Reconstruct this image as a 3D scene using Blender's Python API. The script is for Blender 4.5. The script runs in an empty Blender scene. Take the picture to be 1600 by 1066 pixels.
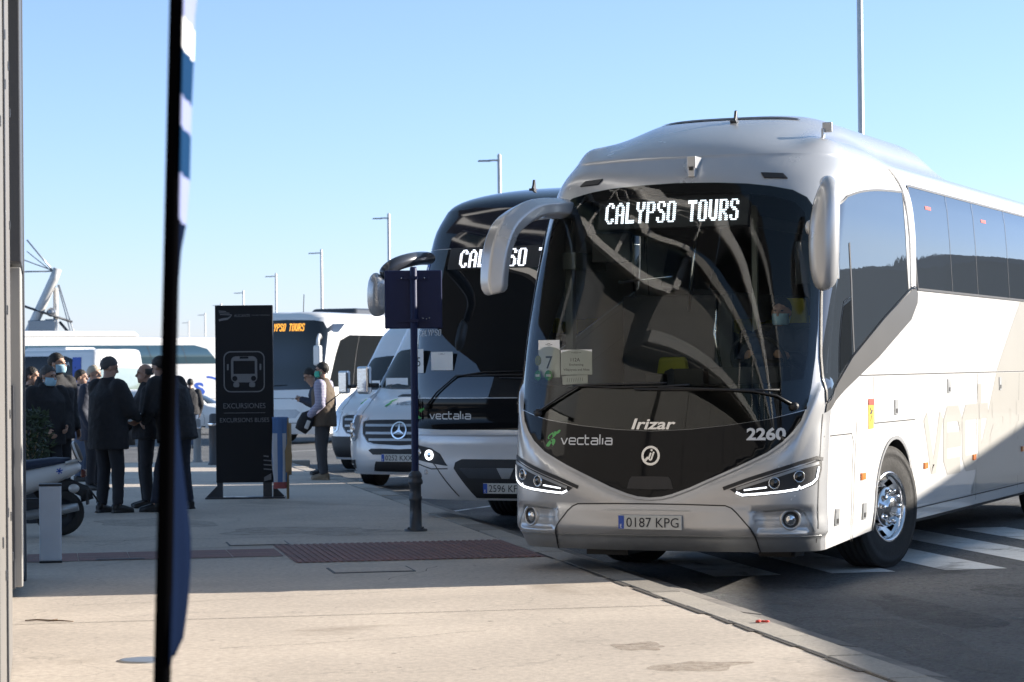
import bpy, bmesh, math, random
import numpy as np
from mathutils import Vector, Matrix, geometry
from mathutils.bvhtree import BVHTree

sc = bpy.context.scene
R = math.radians
random.seed(7)
# ------------------------------------------------------------------ camera, sky, sun, exposure
F_PX, PITCH, ROLL, CAMH = 3813.0, .011, .010, 1.62
cam_d = bpy.data.cameras.new('camera')
cam = bpy.data.objects.new('camera', cam_d)
sc.collection.objects.link(cam)
sc.camera = cam
cam_d.sensor_fit = 'HORIZONTAL'; cam_d.sensor_width = 36.0
cam_d.lens = F_PX / 1600 * 36.0
cam_d.clip_start = .1; cam_d.clip_end = 6000
_f = Vector((0, math.cos(PITCH), math.sin(PITCH)))
_r = Vector((math.cos(ROLL), 0, -math.sin(ROLL))); _r = (_r - _f * _r.dot(_f)).normalized()
_u = _r.cross(_f)
cam.matrix_world = Matrix(((_r.x, _u.x, -_f.x, 0), (_r.y, _u.y, -_f.y, 0), (_r.z, _u.z, -_f.z, CAMH), (0, 0, 0, 1)))
cam_d.dof.use_dof = True; cam_d.dof.focus_distance = 20.0; cam_d.dof.aperture_fstop = 6.3

SUN_DIR = Vector((.927, .209, .309)).normalized()          # towards the sun
SUN_EL = math.asin(SUN_DIR.z)
w = bpy.data.worlds.new('World'); sc.world = w; w.use_nodes = True
nt = w.node_tree
sky = nt.nodes.new('ShaderNodeTexSky'); sky.sky_type = 'NISHITA'; sky.sun_disc = False
sky.sun_elevation = SUN_EL
sky.sun_rotation = math.atan2(SUN_DIR.x, SUN_DIR.y)
sky.altitude = 0; sky.air_density = 1.0; sky.dust_density = 0.15; sky.ozone_density = 4.5
bg = nt.nodes['Background']; bg.inputs['Strength'].default_value = .085
_tc = nt.nodes.new('ShaderNodeTexCoord'); _sp = nt.nodes.new('ShaderNodeSeparateXYZ'); nt.links.new(_tc.outputs['Generated'], _sp.inputs[0])
_mr = nt.nodes.new('ShaderNodeMapRange'); _mr.interpolation_type = 'SMOOTHSTEP'; _mr.inputs['From Min'].default_value = 0.0; _mr.inputs['From Max'].default_value = .22
nt.links.new(_sp.outputs['Z'], _mr.inputs['Value'])
_tint = nt.nodes.new('ShaderNodeMix'); _tint.data_type = 'RGBA'; _tint.inputs[6].default_value = (.88, .885, 1.22, 1); _tint.inputs[7].default_value = (1.08, .92, .95, 1)   # winter air: paler blue low down
nt.links.new(_mr.outputs[0], _tint.inputs[0])
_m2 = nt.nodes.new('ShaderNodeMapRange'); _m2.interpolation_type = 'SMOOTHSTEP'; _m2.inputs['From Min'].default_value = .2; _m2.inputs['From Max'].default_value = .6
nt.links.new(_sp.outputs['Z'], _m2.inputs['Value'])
_t2 = nt.nodes.new('ShaderNodeMix'); _t2.data_type = 'RGBA'; nt.links.new(_m2.outputs[0], _t2.inputs[0]); nt.links.new(_tint.outputs[2], _t2.inputs[6]); _t2.inputs[7].default_value = (1.50, 1.17, .88, 1)  # upper dome, out of view, brightened to lift the fill in the shade
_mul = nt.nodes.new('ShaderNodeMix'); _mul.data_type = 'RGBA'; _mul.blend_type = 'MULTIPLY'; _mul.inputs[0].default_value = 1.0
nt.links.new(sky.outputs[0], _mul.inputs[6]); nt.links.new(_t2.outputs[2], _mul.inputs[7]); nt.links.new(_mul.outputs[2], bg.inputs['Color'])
sun_d = bpy.data.lights.new('sun', 'SUN'); sun_d.energy = 4.4; sun_d.angle = R(.53); sun_d.color = (1, .92, .81)
sun = bpy.data.objects.new('sun', sun_d); sc.collection.objects.link(sun)
sun.rotation_euler = SUN_DIR.to_track_quat('Z', 'Y').to_euler()
sc.view_settings.view_transform = 'Standard'; sc.view_settings.look = 'None'
sc.view_settings.exposure = 1.5; sc.view_settings.gamma = 1.0
sc.cycles.max_bounces = 8; sc.cycles.transparent_max_bounces = 12
sc.cycles.use_denoising = True
sc.cycles.caustics_reflective = False; sc.cycles.caustics_refractive = False
sc.cycles.sample_clamp_indirect = 6
# ------------------------------------------------------------------ helpers
def UV(u, v):                     # street frame: u runs along the quay, v across it
    return (-.1892 * u + .9819 * v, .9819 * u + .1892 * v)
def zg(y):                        # the yard falls gently away beyond the near buses
    return -.009 * max(0.0, y - 35.0)
ROAD = -.12

def tag(o, label=None, cat=None, group=None, kind=None):
    if label: o['label'] = label
    if cat: o['category'] = cat
    if group: o['group'] = group
    if kind: o['kind'] = kind
    return o
def empty(name, loc=(0, 0, 0), rz=0.0, label=None, cat=None, group=None):
    o = bpy.data.objects.new(name, None); sc.collection.objects.link(o)
    o.location = loc; o.rotation_euler = (0, 0, rz); o.empty_display_size = .2
    return tag(o, label, cat, group)
def link(name, me, mats=None, parent=None):
    o = bpy.data.objects.new(name, me); sc.collection.objects.link(o)
    if mats is not None:
        for m in (mats if isinstance(mats, (list, tuple)) else [mats]): me.materials.append(m)
    if parent is not None: o.parent = parent
    return o
def copy_tree(o, parent=None):
    c = o.copy(); sc.collection.objects.link(c)
    if parent is not None: c.parent = parent
    for ch in list(o.children): copy_tree(ch, c)
    return c

class MB:
    """collects shapes; build() links them as one mesh object"""
    def __init__(s): s.v = []; s.f = []; s.m = []; s.sm = []
    def add(s, vs, fs, mi=0, smooth=False, M=None):
        b = len(s.v)
        for p in vs:
            p = Vector(p)
            s.v.append(M @ p if M is not None else p)
        for f in fs: s.f.append([b + i for i in f]); s.m.append(mi); s.sm.append(smooth)
        return s
    def box(s, c, d, mi=0, M=None, rz=0, taper=1.0):
        x, y, z = d[0] / 2, d[1] / 2, d[2] / 2; vs = []
        for k, t in ((-z, 1), (z, taper)):
            for i, j in ((-x, -y), (x, -y), (x, y), (-x, y)):
                q = Vector((i * t, j * t, k))
                if rz: q.rotate(Matrix.Rotation(rz, 3, 'Z'))
                vs.append(q + Vector(c))
        return s.add(vs, [(3, 2, 1, 0), (4, 5, 6, 7), (0, 1, 5, 4), (1, 2, 6, 5), (2, 3, 7, 6), (3, 0, 4, 7)], mi, False, M)
    def tube(s, pts, rad, seg=10, mi=0, M=None, cap=True, flat=1.0, up=None):
        pts = [Vector(p) for p in pts]; n = len(pts)
        if not isinstance(rad, (list, tuple)): rad = [rad] * n
        vs = []; prev = None
        for i, p in enumerate(pts):
            t = (pts[min(i + 1, n - 1)] - pts[max(i - 1, 0)]).normalized()
            if up is not None: a = t.cross(Vector(up)).normalized()
            elif prev is None:
                a = t.cross(Vector((0, 0, 1)) if abs(t.z) < .9 else Vector((0, 1, 0))).normalized()
            else:
                a = prev - t * prev.dot(t)
                a = a.normalized() if a.length > 1e-6 else t.orthogonal().normalized()
            prev = a; b = t.cross(a)
            r = rad[i]; ra, rb = (r if isinstance(r, (list, tuple)) else (r, r * flat))
            for k in range(seg):
                g = 2 * math.pi * k / seg
                vs.append(p + a * (math.cos(g) * ra) + b * (math.sin(g) * rb))
        fs = []
        for i in range(n - 1):
            for k in range(seg):
                k2 = (k + 1) % seg
                fs.append((i * seg + k, i * seg + k2, (i + 1) * seg + k2, (i + 1) * seg + k))
        s.add(vs, fs, mi, True, M)
        if cap:
            b = len(s.v) - len(vs)
            s.f.append([b + k for k in reversed(range(seg))]); s.m.append(mi); s.sm.append(False)
            s.f.append([b + (n - 1) * seg + k for k in range(seg)]); s.m.append(mi); s.sm.append(False)
        return s
    def limb(s, a, b, ra, rb, seg=12, mi=0, M=None):
        """capsule-like tapered limb with round ends"""
        a, b = Vector(a), Vector(b); t = (b - a)
        L = t.length or 1e-4; t = t / L
        pts = []; rr = []
        for k in range(4):
            g = (k + .35) / 4.35 * math.pi / 2; pts.append(a - t * ra * math.cos(g)); rr.append(ra * math.sin(g))
        pts.append(a); rr.append(ra); pts.append(a + t * L * .5); rr.append((ra + rb) / 2 * 1.03); pts.append(b); rr.append(rb)
        for k in range(3, -1, -1):
            g = (k + .35) / 4.35 * math.pi / 2; pts.append(b + t * rb * math.cos(g)); rr.append(rb * math.sin(g))
        return s.tube(pts, rr, seg, mi, M)
    def ball(s, c, r, mi=0, M=None, seg=14, rings=9, rot=None):
        c = Vector(c); r = Vector(r) if not isinstance(r, (int, float)) else Vector((r, r, r))
        vs = []; fs = []
        for i in range(rings + 1):
            ph = math.pi * i / rings
            for k in range(seg):
                g = 2 * math.pi * k / seg
                q = Vector((r.x * math.sin(ph) * math.cos(g), r.y * math.sin(ph) * math.sin(g), -r.z * math.cos(ph)))
                if rot is not None: q = rot @ q
                vs.append(c + q)
        for i in range(rings):
            for k in range(seg):
                k2 = (k + 1) % seg
                fs.append((i * seg + k, i * seg + k2, (i + 1) * seg + k2, (i + 1) * seg + k))
        return s.add(vs, fs, mi, True, M)
    def lathe(s, prof, seg=32, mi=0, M=None, axis='Y', closed=False):
        """prof: (r, h) pairs turned round the axis"""
        vs = []; n = len(prof); fs = []
        for r, h in prof:
            for k in range(seg):
                g = 2 * math.pi * k / seg; a, b = r * math.cos(g), r * math.sin(g)
                vs.append((a, h, b) if axis == 'Y' else ((a, b, h) if axis == 'Z' else (h, a, b)))
        for i in range(n - 1 + (1 if closed else 0)):
            j = (i + 1) % n
            for k in range(seg):
                k2 = (k + 1) % seg
                fs.append((i * seg + k, i * seg + k2, j * seg + k2, j * seg + k))
        return s.add(vs, fs, mi, True, M)
    def prism(s, out, h0, h1, axis='Z', mi=0, M=None):
        """extruded outline; axis names the extrusion axis"""
        n = len(out)
        def P(p, h):
            return (p[0], p[1], h) if axis == 'Z' else ((p[0], h, p[1]) if axis == 'Y' else (h, p[0], p[1]))
        vs = [P(p, h0) for p in out] + [P(p, h1) for p in out]
        fs = [list(reversed(range(n))), list(range(n, 2 * n))]
        for i in range(n): j = (i + 1) % n; fs.append((i, j, n + j, n + i))
        return s.add(vs, fs, mi, False, M)
    def mesh(s, name):
        me = bpy.data.meshes.new(name)
        me.from_pydata([tuple(p) for p in s.v], [], s.f)
        me.polygons.foreach_set('material_index', s.m); me.polygons.foreach_set('use_smooth', s.sm)
        bm = bmesh.new(); bm.from_mesh(me)
        bmesh.ops.recalc_face_normals(bm, faces=bm.faces); bm.to_mesh(me); bm.free()
        me.update(); return me
    def build(s, name, mats, parent=None, bevel=0.0, seg=2):
        o = link(name, s.mesh(name), mats, parent)
        if bevel:
            b = o.modifiers.new('bevel', 'BEVEL'); b.width = bevel; b.segments = seg; b.limit_method = 'ANGLE'; b.angle_limit = R(40)
            b.harden_normals = False
        return o

def inside(p, poly):
    x, y = p; c = False; j = len(poly) - 1
    for i in range(len(poly)):
        xi, yi = poly[i][0], poly[i][1]; xj, yj = poly[j][0], poly[j][1]
        if (yi > y) != (yj > y) and x < (xj - xi) * (y - yi) / (yj - yi + 1e-12) + xi: c = not c
        j = i
    return c
def densify(poly, res, closed=True):
    out = []; n = len(poly)
    for i in range(n if closed else n - 1):
        a, b = poly[i], poly[(i + 1) % n]
        k = max(1, int(math.ceil(math.hypot(b[0] - a[0], b[1] - a[1]) / res)))
        for q in range(k): out.append((a[0] + (b[0] - a[0]) * q / k, a[1] + (b[1] - a[1]) * q / k))
    if not closed: out.append(tuple(poly[-1]))
    return out
def smooth_poly(pts, k=6, closed=True):
    """Catmull-Rom through the points"""
    n = len(pts); out = []
    for i in range(n if closed else n - 1):
        p = [pts[(i + d) % n] if closed else pts[min(max(i + d, 0), n - 1)] for d in (-1, 0, 1, 2)]
        for q in range(k):
            t = q / k; r = []
            for c in range(len(pts[0])):
                a0, a1, a2, a3 = (w_[c] for w_ in p)
                r.append(.5 * (2 * a1 + (a2 - a0) * t + (2 * a0 - 5 * a1 + 4 * a2 - a3) * t * t + (3 * a1 - a0 - 3 * a2 + a3) * t ** 3))
            out.append(tuple(r))
    if not closed: out.append(tuple(pts[-1]))
    return out
def cdt(outline, holes=(), res=.06, resb=None):
    resb = resb or res
    loops = [densify(outline, resb)] + [densify(h, resb) for h in holes]
    V = []; E = []
    for L in loops:
        b = len(V); V += L; n = len(L)
        E += [(b + i, b + (i + 1) % n) for i in range(n)]
    xs = [p[0] for p in loops[0]]; ys = [p[1] for p in loops[0]]
    bt = np.array(V)
    gx = np.arange(min(xs) + res / 2, max(xs), res); gy = np.arange(min(ys) + res / 2, max(ys), res)
    GX, GY = np.meshgrid(gx, gy); GX = GX + np.where(np.arange(len(gy)) % 2, res * .25, -res * .25)[:, None]
    pts = np.stack([GX.ravel(), GY.ravel()], 1)
    def npin(P, poly):
        c = np.zeros(len(P), bool); q = np.array(poly); j = len(q) - 1
        for i in range(len(q)):
            (xi, yi), (xj, yj) = q[i], q[j]
            if yi != yj: c ^= ((yi > P[:, 1]) != (yj > P[:, 1])) & (P[:, 0] < (xj - xi) * (P[:, 1] - yi) / (yj - yi) + xi)
            j = i
        return c
    if len(pts):
        ok = npin(pts, loops[0])
        for h in loops[1:]: ok &= ~npin(pts, h)
        pts = pts[ok]
    if len(pts):
        dm = np.full(len(pts), 1e9)
        for q in bt: dm = np.minimum(dm, ((pts - q) ** 2).sum(1))
        V += [tuple(p) for p in pts[dm > (resb * .45) ** 2]]
    r = geometry.delaunay_2d_cdt([Vector(p) for p in V], E, [], 0, 1e-6)
    vs, fs = r[0], r[2]
    if not fs: return [(p.x, p.y) for p in vs], []
    ce = np.array([[(vs[f[0]].x + vs[f[1]].x + vs[f[2]].x) / 3, (vs[f[0]].y + vs[f[1]].y + vs[f[2]].y) / 3] for f in fs])
    ok = npin(ce, loops[0])
    for h in loops[1:]: ok &= ~npin(ce, h)
    keep = [tuple(f) for f, k in zip(fs, ok) if k]
    return [(p.x, p.y) for p in vs], keep

def smooth_tab(tab):
    xs = np.array([a for a, b in tab], float); ys = np.array([b for a, b in tab], float)
    m = np.gradient(ys, xs)
    def f(z):
        z = np.clip(z, xs[0], xs[-1]); i = np.clip(np.searchsorted(xs, z) - 1, 0, len(xs) - 2)
        h = xs[i + 1] - xs[i]; t = (z - xs[i]) / h
        return ((2 * t ** 3 - 3 * t ** 2 + 1) * ys[i] + (t ** 3 - 2 * t ** 2 + t) * h * m[i] + (-2 * t ** 3 + 3 * t ** 2) * ys[i + 1] + (t ** 3 - t ** 2) * h * m[i + 1])
    return f

class Shell:
    """outer skin of a vehicle: s runs round the plan from the front centre, z is height; x forward, y to its left"""
    def __init__(s, P, W, D, length, n=2.9, m=2.4, z0=.28, z1=3.45):
        s.bulge = None
        s.P, s.W, s.D = smooth_tab(P), smooth_tab(W), smooth_tab(D); s.L = length; s.z0, s.z1 = z0, z1
        wm = float(s.W((z0 + z1) / 2)); dm = float(s.D((z0 + z1) / 2))
        yy = np.concatenate([np.linspace(0, .9, 200), 1 - np.geomspace(.1, 1e-7, 400)[1:], [1.]])
        xx = -(1 - (1 - yy ** n) ** (1 / m))
        s.yy, s.xx = yy, xx
        s.arc = np.concatenate([[0], np.cumsum(np.hypot(np.diff(yy * wm), np.diff(xx * dm)))]); s.SC = float(s.arc[-1])
        s.smax = s.SC + length - 1.0
    def xyz(s, a, z):
        k = abs(a); yn = float(np.interp(k, s.arc, s.yy)); xn = float(np.interp(k, s.arc, s.xx))
        x = float(s.P(z)) + float(s.D(z)) * xn - max(k - s.SC, 0.0)
        if s.bulge is not None:
            d = s.bulge(k, z)
            if d:                      # small sculpting, pushed out along the plan normal
                yy_ = min(max((k - s.SC * .55) / (s.SC * .45), 0), 1); x += d * (1 - yy_ ** 2); 
                return Vector((x, (float(s.W(z)) * yn + d * yy_) * (1 if a >= 0 else -1), z))
        return Vector((x, float(s.W(z)) * yn * (1 if a >= 0 else -1), z))
    def side(s, x, z, sgn=1):          # s of a point given by x on the side
        return sgn * (s.SC + float(s.P(z)) - float(s.D(z)) - x)
    def ry(s, y, z):                   # s of a point of the front given by y
        yn = min(abs(y) / float(s.W(z)), 1.0)
        return (1 if y >= 0 else -1) * float(np.interp(yn, s.yy, s.arc))
    def nrm(s, a, z):
        e = 4e-3
        da = s.xyz(a + e, z) - s.xyz(a - e, z)
        z0, z1 = max(z - e, s.z0 - .02), min(z + e, s.z1 + .02)
        dz = s.xyz(a, z1) - s.xyz(a, z0)
        return da.cross(dz).normalized()
    def at(s, a, z, off=0.0):
        p = s.xyz(a, z)
        return p + s.nrm(a, z) * off if off else p
    def mesh(s, name, outline, holes=(), off=0.0, res=.06, rim=0.0, resb=None, mesh_only=False):
        V, Fc = cdt(outline, holes, res, resb)
        return s.make(name, V, Fc, off, rim)
    def make(s, name, V, Fc, off, rim=0.0):
        nn = [s.nrm(a, z) for a, z in V]
        pts = [s.xyz(a, z) + n_ * off for (a, z), n_ in zip(V, nn)]
        Fc = [tuple(f) for f in Fc]
        # keep outward winding
        out = []
        for f in Fc:
            g = (pts[f[1]] - pts[f[0]]).cross(pts[f[2]] - pts[f[0]])
            out.append(f if g.dot(nn[f[0]]) > 0 else tuple(reversed(f)))
        Fc = out; nm = list(nn)
        if rim:
            ed = {}
            for f in Fc:
                for i in range(len(f)):
                    a, b = f[i], f[(i + 1) % len(f)]; ed[(a, b)] = 1
            base = {}
            for (a, b) in list(ed):
                if (b, a) in ed: continue
                q = []
                for i in (b, a): 
                    q.append(len(pts)); pts.append(pts[i].copy()); nm.append(None)
                for i in (a, b):
                    q.append(len(pts)); pts.append(pts[i] - nn[i] * rim); nm.append(None)
                Fc.append(tuple(q))
        me = bpy.data.meshes.new(name); me.from_pydata([tuple(p) for p in pts], [], Fc)
        me.polygons.foreach_set('use_smooth', [True] * len(Fc)); me.update()
        fl = []
        for p in me.polygons:
            for vi in p.vertices: fl.append(nm[vi] if nm[vi] is not None else p.normal.copy())
        me.normals_split_custom_set([tuple(v) for v in fl])
        return me
    def panel(s, name, outline, mat, parent, holes=(), off=.004, res=.06, rim=.006, resb=None):
        return link(name, s.mesh(name, outline, holes, off, res, rim, resb), mat, parent)
    def ribbon(s, name, lines, width, mat, parent, off=.002, res=.05):
        V = []; Fc = []
        for L in lines:
            L = densify(L, res, False); b = len(V)
            for i, p in enumerate(L):
                q0, q1 = L[max(i - 1, 0)], L[min(i + 1, len(L) - 1)]
                d = (q1[0] - q0[0], q1[1] - q0[1]); l = math.hypot(*d) or 1
                nx, ny = -d[1] / l * width / 2, d[0] / l * width / 2
                V += [(p[0] + nx, p[1] + ny), (p[0] - nx, p[1] - ny)]
                if i: k = b + 2 * i; Fc.append((k - 2, k - 1, k + 1, k))
        return link(name, s.make(name, V, Fc, off), mat, parent)

# ---------- lettering
def text_mesh(body, size, shear=0.0, space=1.0, bold=0.0, align='CENTER'):
    """letters in the x-y plane, returned as verts / faces"""
    cu = bpy.data.curves.new('letters', 'FONT'); cu.body = body; cu.size = size; cu.shear = shear
    cu.space_character = space; cu.offset = bold; cu.align_x = align; cu.align_y = 'CENTER'; cu.resolution_u = 3
    o = bpy.data.objects.new('letters', cu); sc.collection.objects.link(o)
    me = bpy.data.meshes.new_from_object(o.evaluated_get(bpy.context.evaluated_depsgraph_get()))
    v = [(p.co.x, p.co.y) for p in me.vertices]; f = [tuple(p.vertices) for p in me.polygons]
    bpy.data.objects.remove(o); bpy.data.curves.remove(cu); bpy.data.meshes.remove(me)
    return v, f
def fit(v, w=None, h=None):
    xs = [p[0] for p in v]; ys = [p[1] for p in v]
    cx, cy = (min(xs) + max(xs)) / 2, (min(ys) + max(ys)) / 2
    sx = w / (max(xs) - min(xs)) if w else None; sy = h / (max(ys) - min(ys)) if h else None
    sx = sx or sy; sy = sy or sx
    return [((p[0] - cx) * sx, (p[1] - cy) * sy) for p in v]
GLYPH = {   # simple rounded strokes on a 1 x 1 cell (x height)
 'v': ([[(0, 1), (.45, 0), (.55, 0), (1, 1)]], 1), 'e': ([[(.12, .5), (1, .5), (1, .85), (.85, 1), (.15, 1), (0, .85), (0, .15), (.15, 0), (1, 0)]], 1),
 'c': ([[(1, 1), (.15, 1), (0, .85), (0, .15), (.15, 0), (1, 0)]], .9), 't': ([[(0, 1.55), (0, .15), (.15, 0), (.6, 0)], [(-.05, 1), (.6, 1)]], .62),
 'a': ([[(.05, 1), (.85, 1), (1, .85), (1, 0)], [(1, .55), (.15, .55), (0, .42), (0, .13), (.15, 0), (1, 0)]], 1), 'l': ([[(0, 1.6), (0, 0)]], .1), 'i': ([[(0, 1), (0, 0)]], .1)}
def stroke_word(word, h, th, gap=.38, wide=1.15):
    V = []; Fc = []; x = 0
    for ch in word:
        lines, wd = GLYPH[ch]
        for L in lines:
            b = len(V); n = len(L); pts = [((x + p[0] * wide) * h, p[1] * h) for p in L]
            for i, p in enumerate(pts):
                q0, q1 = pts[max(i - 1, 0)], pts[min(i + 1, n - 1)]
                d = (q1[0] - q0[0], q1[1] - q0[1]); l = math.hypot(*d) or 1
                nx, ny = -d[1] / l * th / 2, d[0] / l * th / 2
                V += [(p[0] + nx, p[1] + ny), (p[0] - nx, p[1] - ny)]
                if i: k = b + 2 * i; Fc.append((k - 2, k - 1, k + 1, k))
        x += wd * wide + gap
    return V, Fc
DOTS = {'C': ["001110", "011011", "110011", "110000", "110000", "110000", "110000", "110000", "110011", "011011", "001110"],
 'A': ["001100", "011110", "110011", "110011", "110011", "110011", "111111", "110011", "110011", "110011", "110011"],
 'L': ["110000"] * 9 + ["111111"] * 2, 'Y': ["110011"] * 4 + ["011110", "001100"] + ["001100"] * 5,
 'P': ["111110", "110011", "110011", "110011", "110011", "111110", "110000", "110000", "110000", "110000", "110000"],
 'S': ["011110", "110011", "110011", "110000", "011100", "001110", "000011", "000011", "110011", "110011", "011110"],
 'O': ["011110"] + ["110011"] * 9 + ["011110"], 'T': ["111111", "111111"] + ["001100"] * 9,
 'U': ["110011"] * 9 + ["011111", "001110"], 'R': ["111110", "110011", "110011", "110011", "110011", "111110", "111100", "110110", "110011", "110011", "110011"], ' ': ["000000"] * 11}
def dot_word(word, w, h, fillx=.92, filly=.62):
    n = len(word); cols = n * 7 - 1; dx, dy = w / cols, h / 11; V = []; Fc = []
    for i, ch in enumerate(word):
        for r, row in enumerate(DOTS[ch]):
            for c, b in enumerate(row):
                if b != '1': continue
                x = (i * 7 + c + .5) * dx - w / 2; y = h / 2 - (r + .5) * dy; k = len(V)
                V += [(x - dx * fillx / 2, y - dy * filly / 2), (x + dx * fillx / 2, y - dy * filly / 2), (x + dx * fillx / 2, y + dy * filly / 2), (x - dx * fillx / 2, y + dy * filly / 2)]
                Fc.append((k, k + 1, k + 2, k + 3))
    return V, Fc
def flat_mesh(name, V, Fc, M, mat, parent=None):
    """2-D letters placed by matrix M (local x right, y up, z out)"""
    me = bpy.data.meshes.new(name); me.from_pydata([tuple(M @ Vector((p[0], p[1], 0))) for p in V], [], Fc); me.update()
    return link(name, me, mat, parent)
def text_on(name, body, M, size, mat, parent, w=None, h=None, **k):
    v, f = text_mesh(body, size, **k)
    if w or h: v = fit(v, w, h)
    return flat_mesh(name, v, f, M, mat, parent)
def frame(o, x, y):
    """matrix with origin o, in-plane axes x and y"""
    o, x, y = Vector(o), Vector(x).normalized(), Vector(y).normalized(); z = x.cross(y).normalized(); y = z.cross(x)
    return Matrix(((x.x, y.x, z.x, o.x), (x.y, y.y, z.y, o.y), (x.z, y.z, z.z, o.z), (0, 0, 0, 1)))
# ------------------------------------------------------------------ materials
def mat(name, col, rough=.5, metal=0.0, coat=0.0, var=.12, scale=6.0, bump=0.0, bscale=60.0, spec=.5, emit=None, es=1.0):
    m = bpy.data.materials.new(name); m.use_nodes = True; n = m.node_tree; b = n.nodes['Principled BSDF']
    b.inputs['Roughness'].default_value = rough; b.inputs['Metallic'].default_value = metal
    b.inputs['Coat Weight'].default_value = coat; b.inputs['Coat Roughness'].default_value = .04
    b.inputs['Specular IOR Level'].default_value = spec
    tc = n.nodes.new('ShaderNodeTexCoord')
    nz = n.nodes.new('ShaderNodeTexNoise'); nz.inputs['Scale'].default_value = scale; nz.inputs['Detail'].default_value = 6
    n.links.new(tc.outputs['Object'], nz.inputs['Vector'])
    rp = n.nodes.new('ShaderNodeMix'); rp.data_type = 'RGBA'
    lo = [c * (1 - var) for c in col]; hi = [min(1, c * (1 + var)) for c in col]
    rp.inputs[6].default_value = (*lo, 1); rp.inputs[7].default_value = (*hi, 1)
    n.links.new(nz.outputs['Fac'], rp.inputs[0]); n.links.new(rp.outputs[2], b.inputs['Base Color'])
    mr = n.nodes.new('ShaderNodeMapRange'); mr.inputs['To Min'].default_value = max(0, rough * (1 - var)); mr.inputs['To Max'].default_value = min(1, rough * (1 + var))
    n.links.new(nz.outputs['Fac'], mr.inputs['Value']); n.links.new(mr.outputs[0], b.inputs['Roughness'])
    if bump:
        nb = n.nodes.new('ShaderNodeTexNoise'); nb.inputs['Scale'].default_value = bscale; nb.inputs['Detail'].default_value = 5
        n.links.new(tc.outputs['Object'], nb.inputs['Vector'])
        bp = n.nodes.new('ShaderNodeBump'); bp.inputs['Strength'].default_value = bump; bp.inputs['Distance'].default_value = .02
        n.links.new(nb.outputs['Fac'], bp.inputs['Height']); n.links.new(bp.outputs[0], b.inputs['Normal'])
    if emit:
        b.inputs['Emission Color'].default_value = (*emit, 1); b.inputs['Emission Strength'].default_value = es
    return m
def glass_mat(name, tint=(.7, .75, .72), ior=1.5, rough=0.0):
    m = bpy.data.materials.new(name); m.use_nodes = True; n = m.node_tree; n.nodes.remove(n.nodes['Principled BSDF'])
    t = n.nodes.new('ShaderNodeBsdfTransparent'); t.inputs[0].default_value = (*tint, 1)
    g = n.nodes.new('ShaderNodeBsdfGlossy'); g.inputs['Roughness'].default_value = rough
    fr = n.nodes.new('ShaderNodeFresnel'); fr.inputs['IOR'].default_value = ior
    mx = n.nodes.new('ShaderNodeMixShader'); n.links.new(fr.outputs[0], mx.inputs[0]); n.links.new(t.outputs[0], mx.inputs[1]); n.links.new(g.outputs[0], mx.inputs[2])
    n.links.new(mx.outputs[0], n.nodes['Material Output'].inputs[0]); return m
M = {}
M['silver'] = mat('silver_paint', (.50, .505, .515), .27, .42, .5, .04, 3)
M['white'] = mat('white_coach_paint', (.74, .73, .71), .30, .0, .8, .05, 2)
M['blackgloss'] = mat('gloss_black', (.008, .0085, .010), .04, 0, 0, .2, 4, spec=.22)
M['navygloss'] = mat('gloss_navy_black', (.006, .009, .020), .09, 0, .3, .1, 4)
M['black'] = mat('black_plastic', (.022, .022, .024), .5, 0, 0, .2, 20, .15, 200)
M['rubber'] = mat('tyre_rubber', (.028, .027, .026), .85, 0, 0, .25, 30, .3, 80)
M['tint'] = mat('tinted_glass', (.012, .014, .016), .015, 0, 0, .05, 1, spec=1.0)
M['sidetint'] = mat('mirror_tinted_glass', (.05, .062, .078), .012, .35, 0, .04, 1, bump=.10, bscale=.9, spec=1.0)
M['tealtint'] = mat('teal_tinted_glass', (.05, .10, .13), .05, .25, 0, .05, 1, spec=1.0)
M['glass'] = glass_mat('clear_windscreen', (.84, .90, .88), 1.58)
M['lens'] = glass_mat('lamp_lens', (.88, .9, .92), 1.45)
M['chrome'] = mat('polished_alloy', (.74, .75, .77), .13, 1.0, 0, .06, 8, .04, 30)
M['steel'] = mat('grey_steel', (.36, .37, .38), .4, .7, 0, .15, 10)
M['darksteel'] = mat('dark_painted_steel', (.045, .05, .06), .45, .2, .2, .2, 10, .05, 60)
M['led'] = mat('white_led', (.8, .85, 1), .5, emit=(.86, .90, 1.0), es=1.1)
M['drl'] = mat('daylight_lamp', (.9, .95, 1), .3, emit=(.90, .94, 1.0), es=1.3)
M['amberled'] = mat('amber_led', (.8, .4, .05), .5, emit=(1.0, .42, .05), es=.8)
M['amber'] = mat('amber_marker', (.75, .20, .03), .25, 0, .5)
M['sweep'] = mat('dark_silver_sweep', (.115, .112, .108), .35, .3, .3, .05, 3)
M['vansilver'] = mat('van_silver_paint', (.74, .74, .75), .28, .18, .7, .03, 3)
M['screenblack'] = mat('dark_windscreen', (.010, .012, .014), .012, 0, 0, .2, 3, spec=.95)
M['tintclear'] = glass_mat('tinted_clear_glass', (.22, .25, .25), 1.6)
M['headclear'] = mat('clear_headlamp', (.62, .64, .66), .14, .6, .5, .15, 14)
M['paper'] = mat('paper', (.88, .89, .88), .8, var=.03)
M['ink'] = mat('printed_ink', (.03, .03, .035), .7)
M['whitetext'] = mat('white_lettering', (.72, .73, .74), .4, var=.03)
M['greytext'] = mat('grey_lettering', (.30, .31, .33), .5, var=.06)
M['chrometext'] = mat('bright_badge', (.8, .8, .8), .18, .9, 0, .05, 30)
M['green'] = mat('green_emblem', (.03, .36, .05), .35, 0, .3)
M['euroblue'] = mat('plate_blue', (.02, .08, .42), .4)
M['plate'] = mat('plate_white', (.60, .60, .57), .4, var=.05, scale=20)
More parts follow.
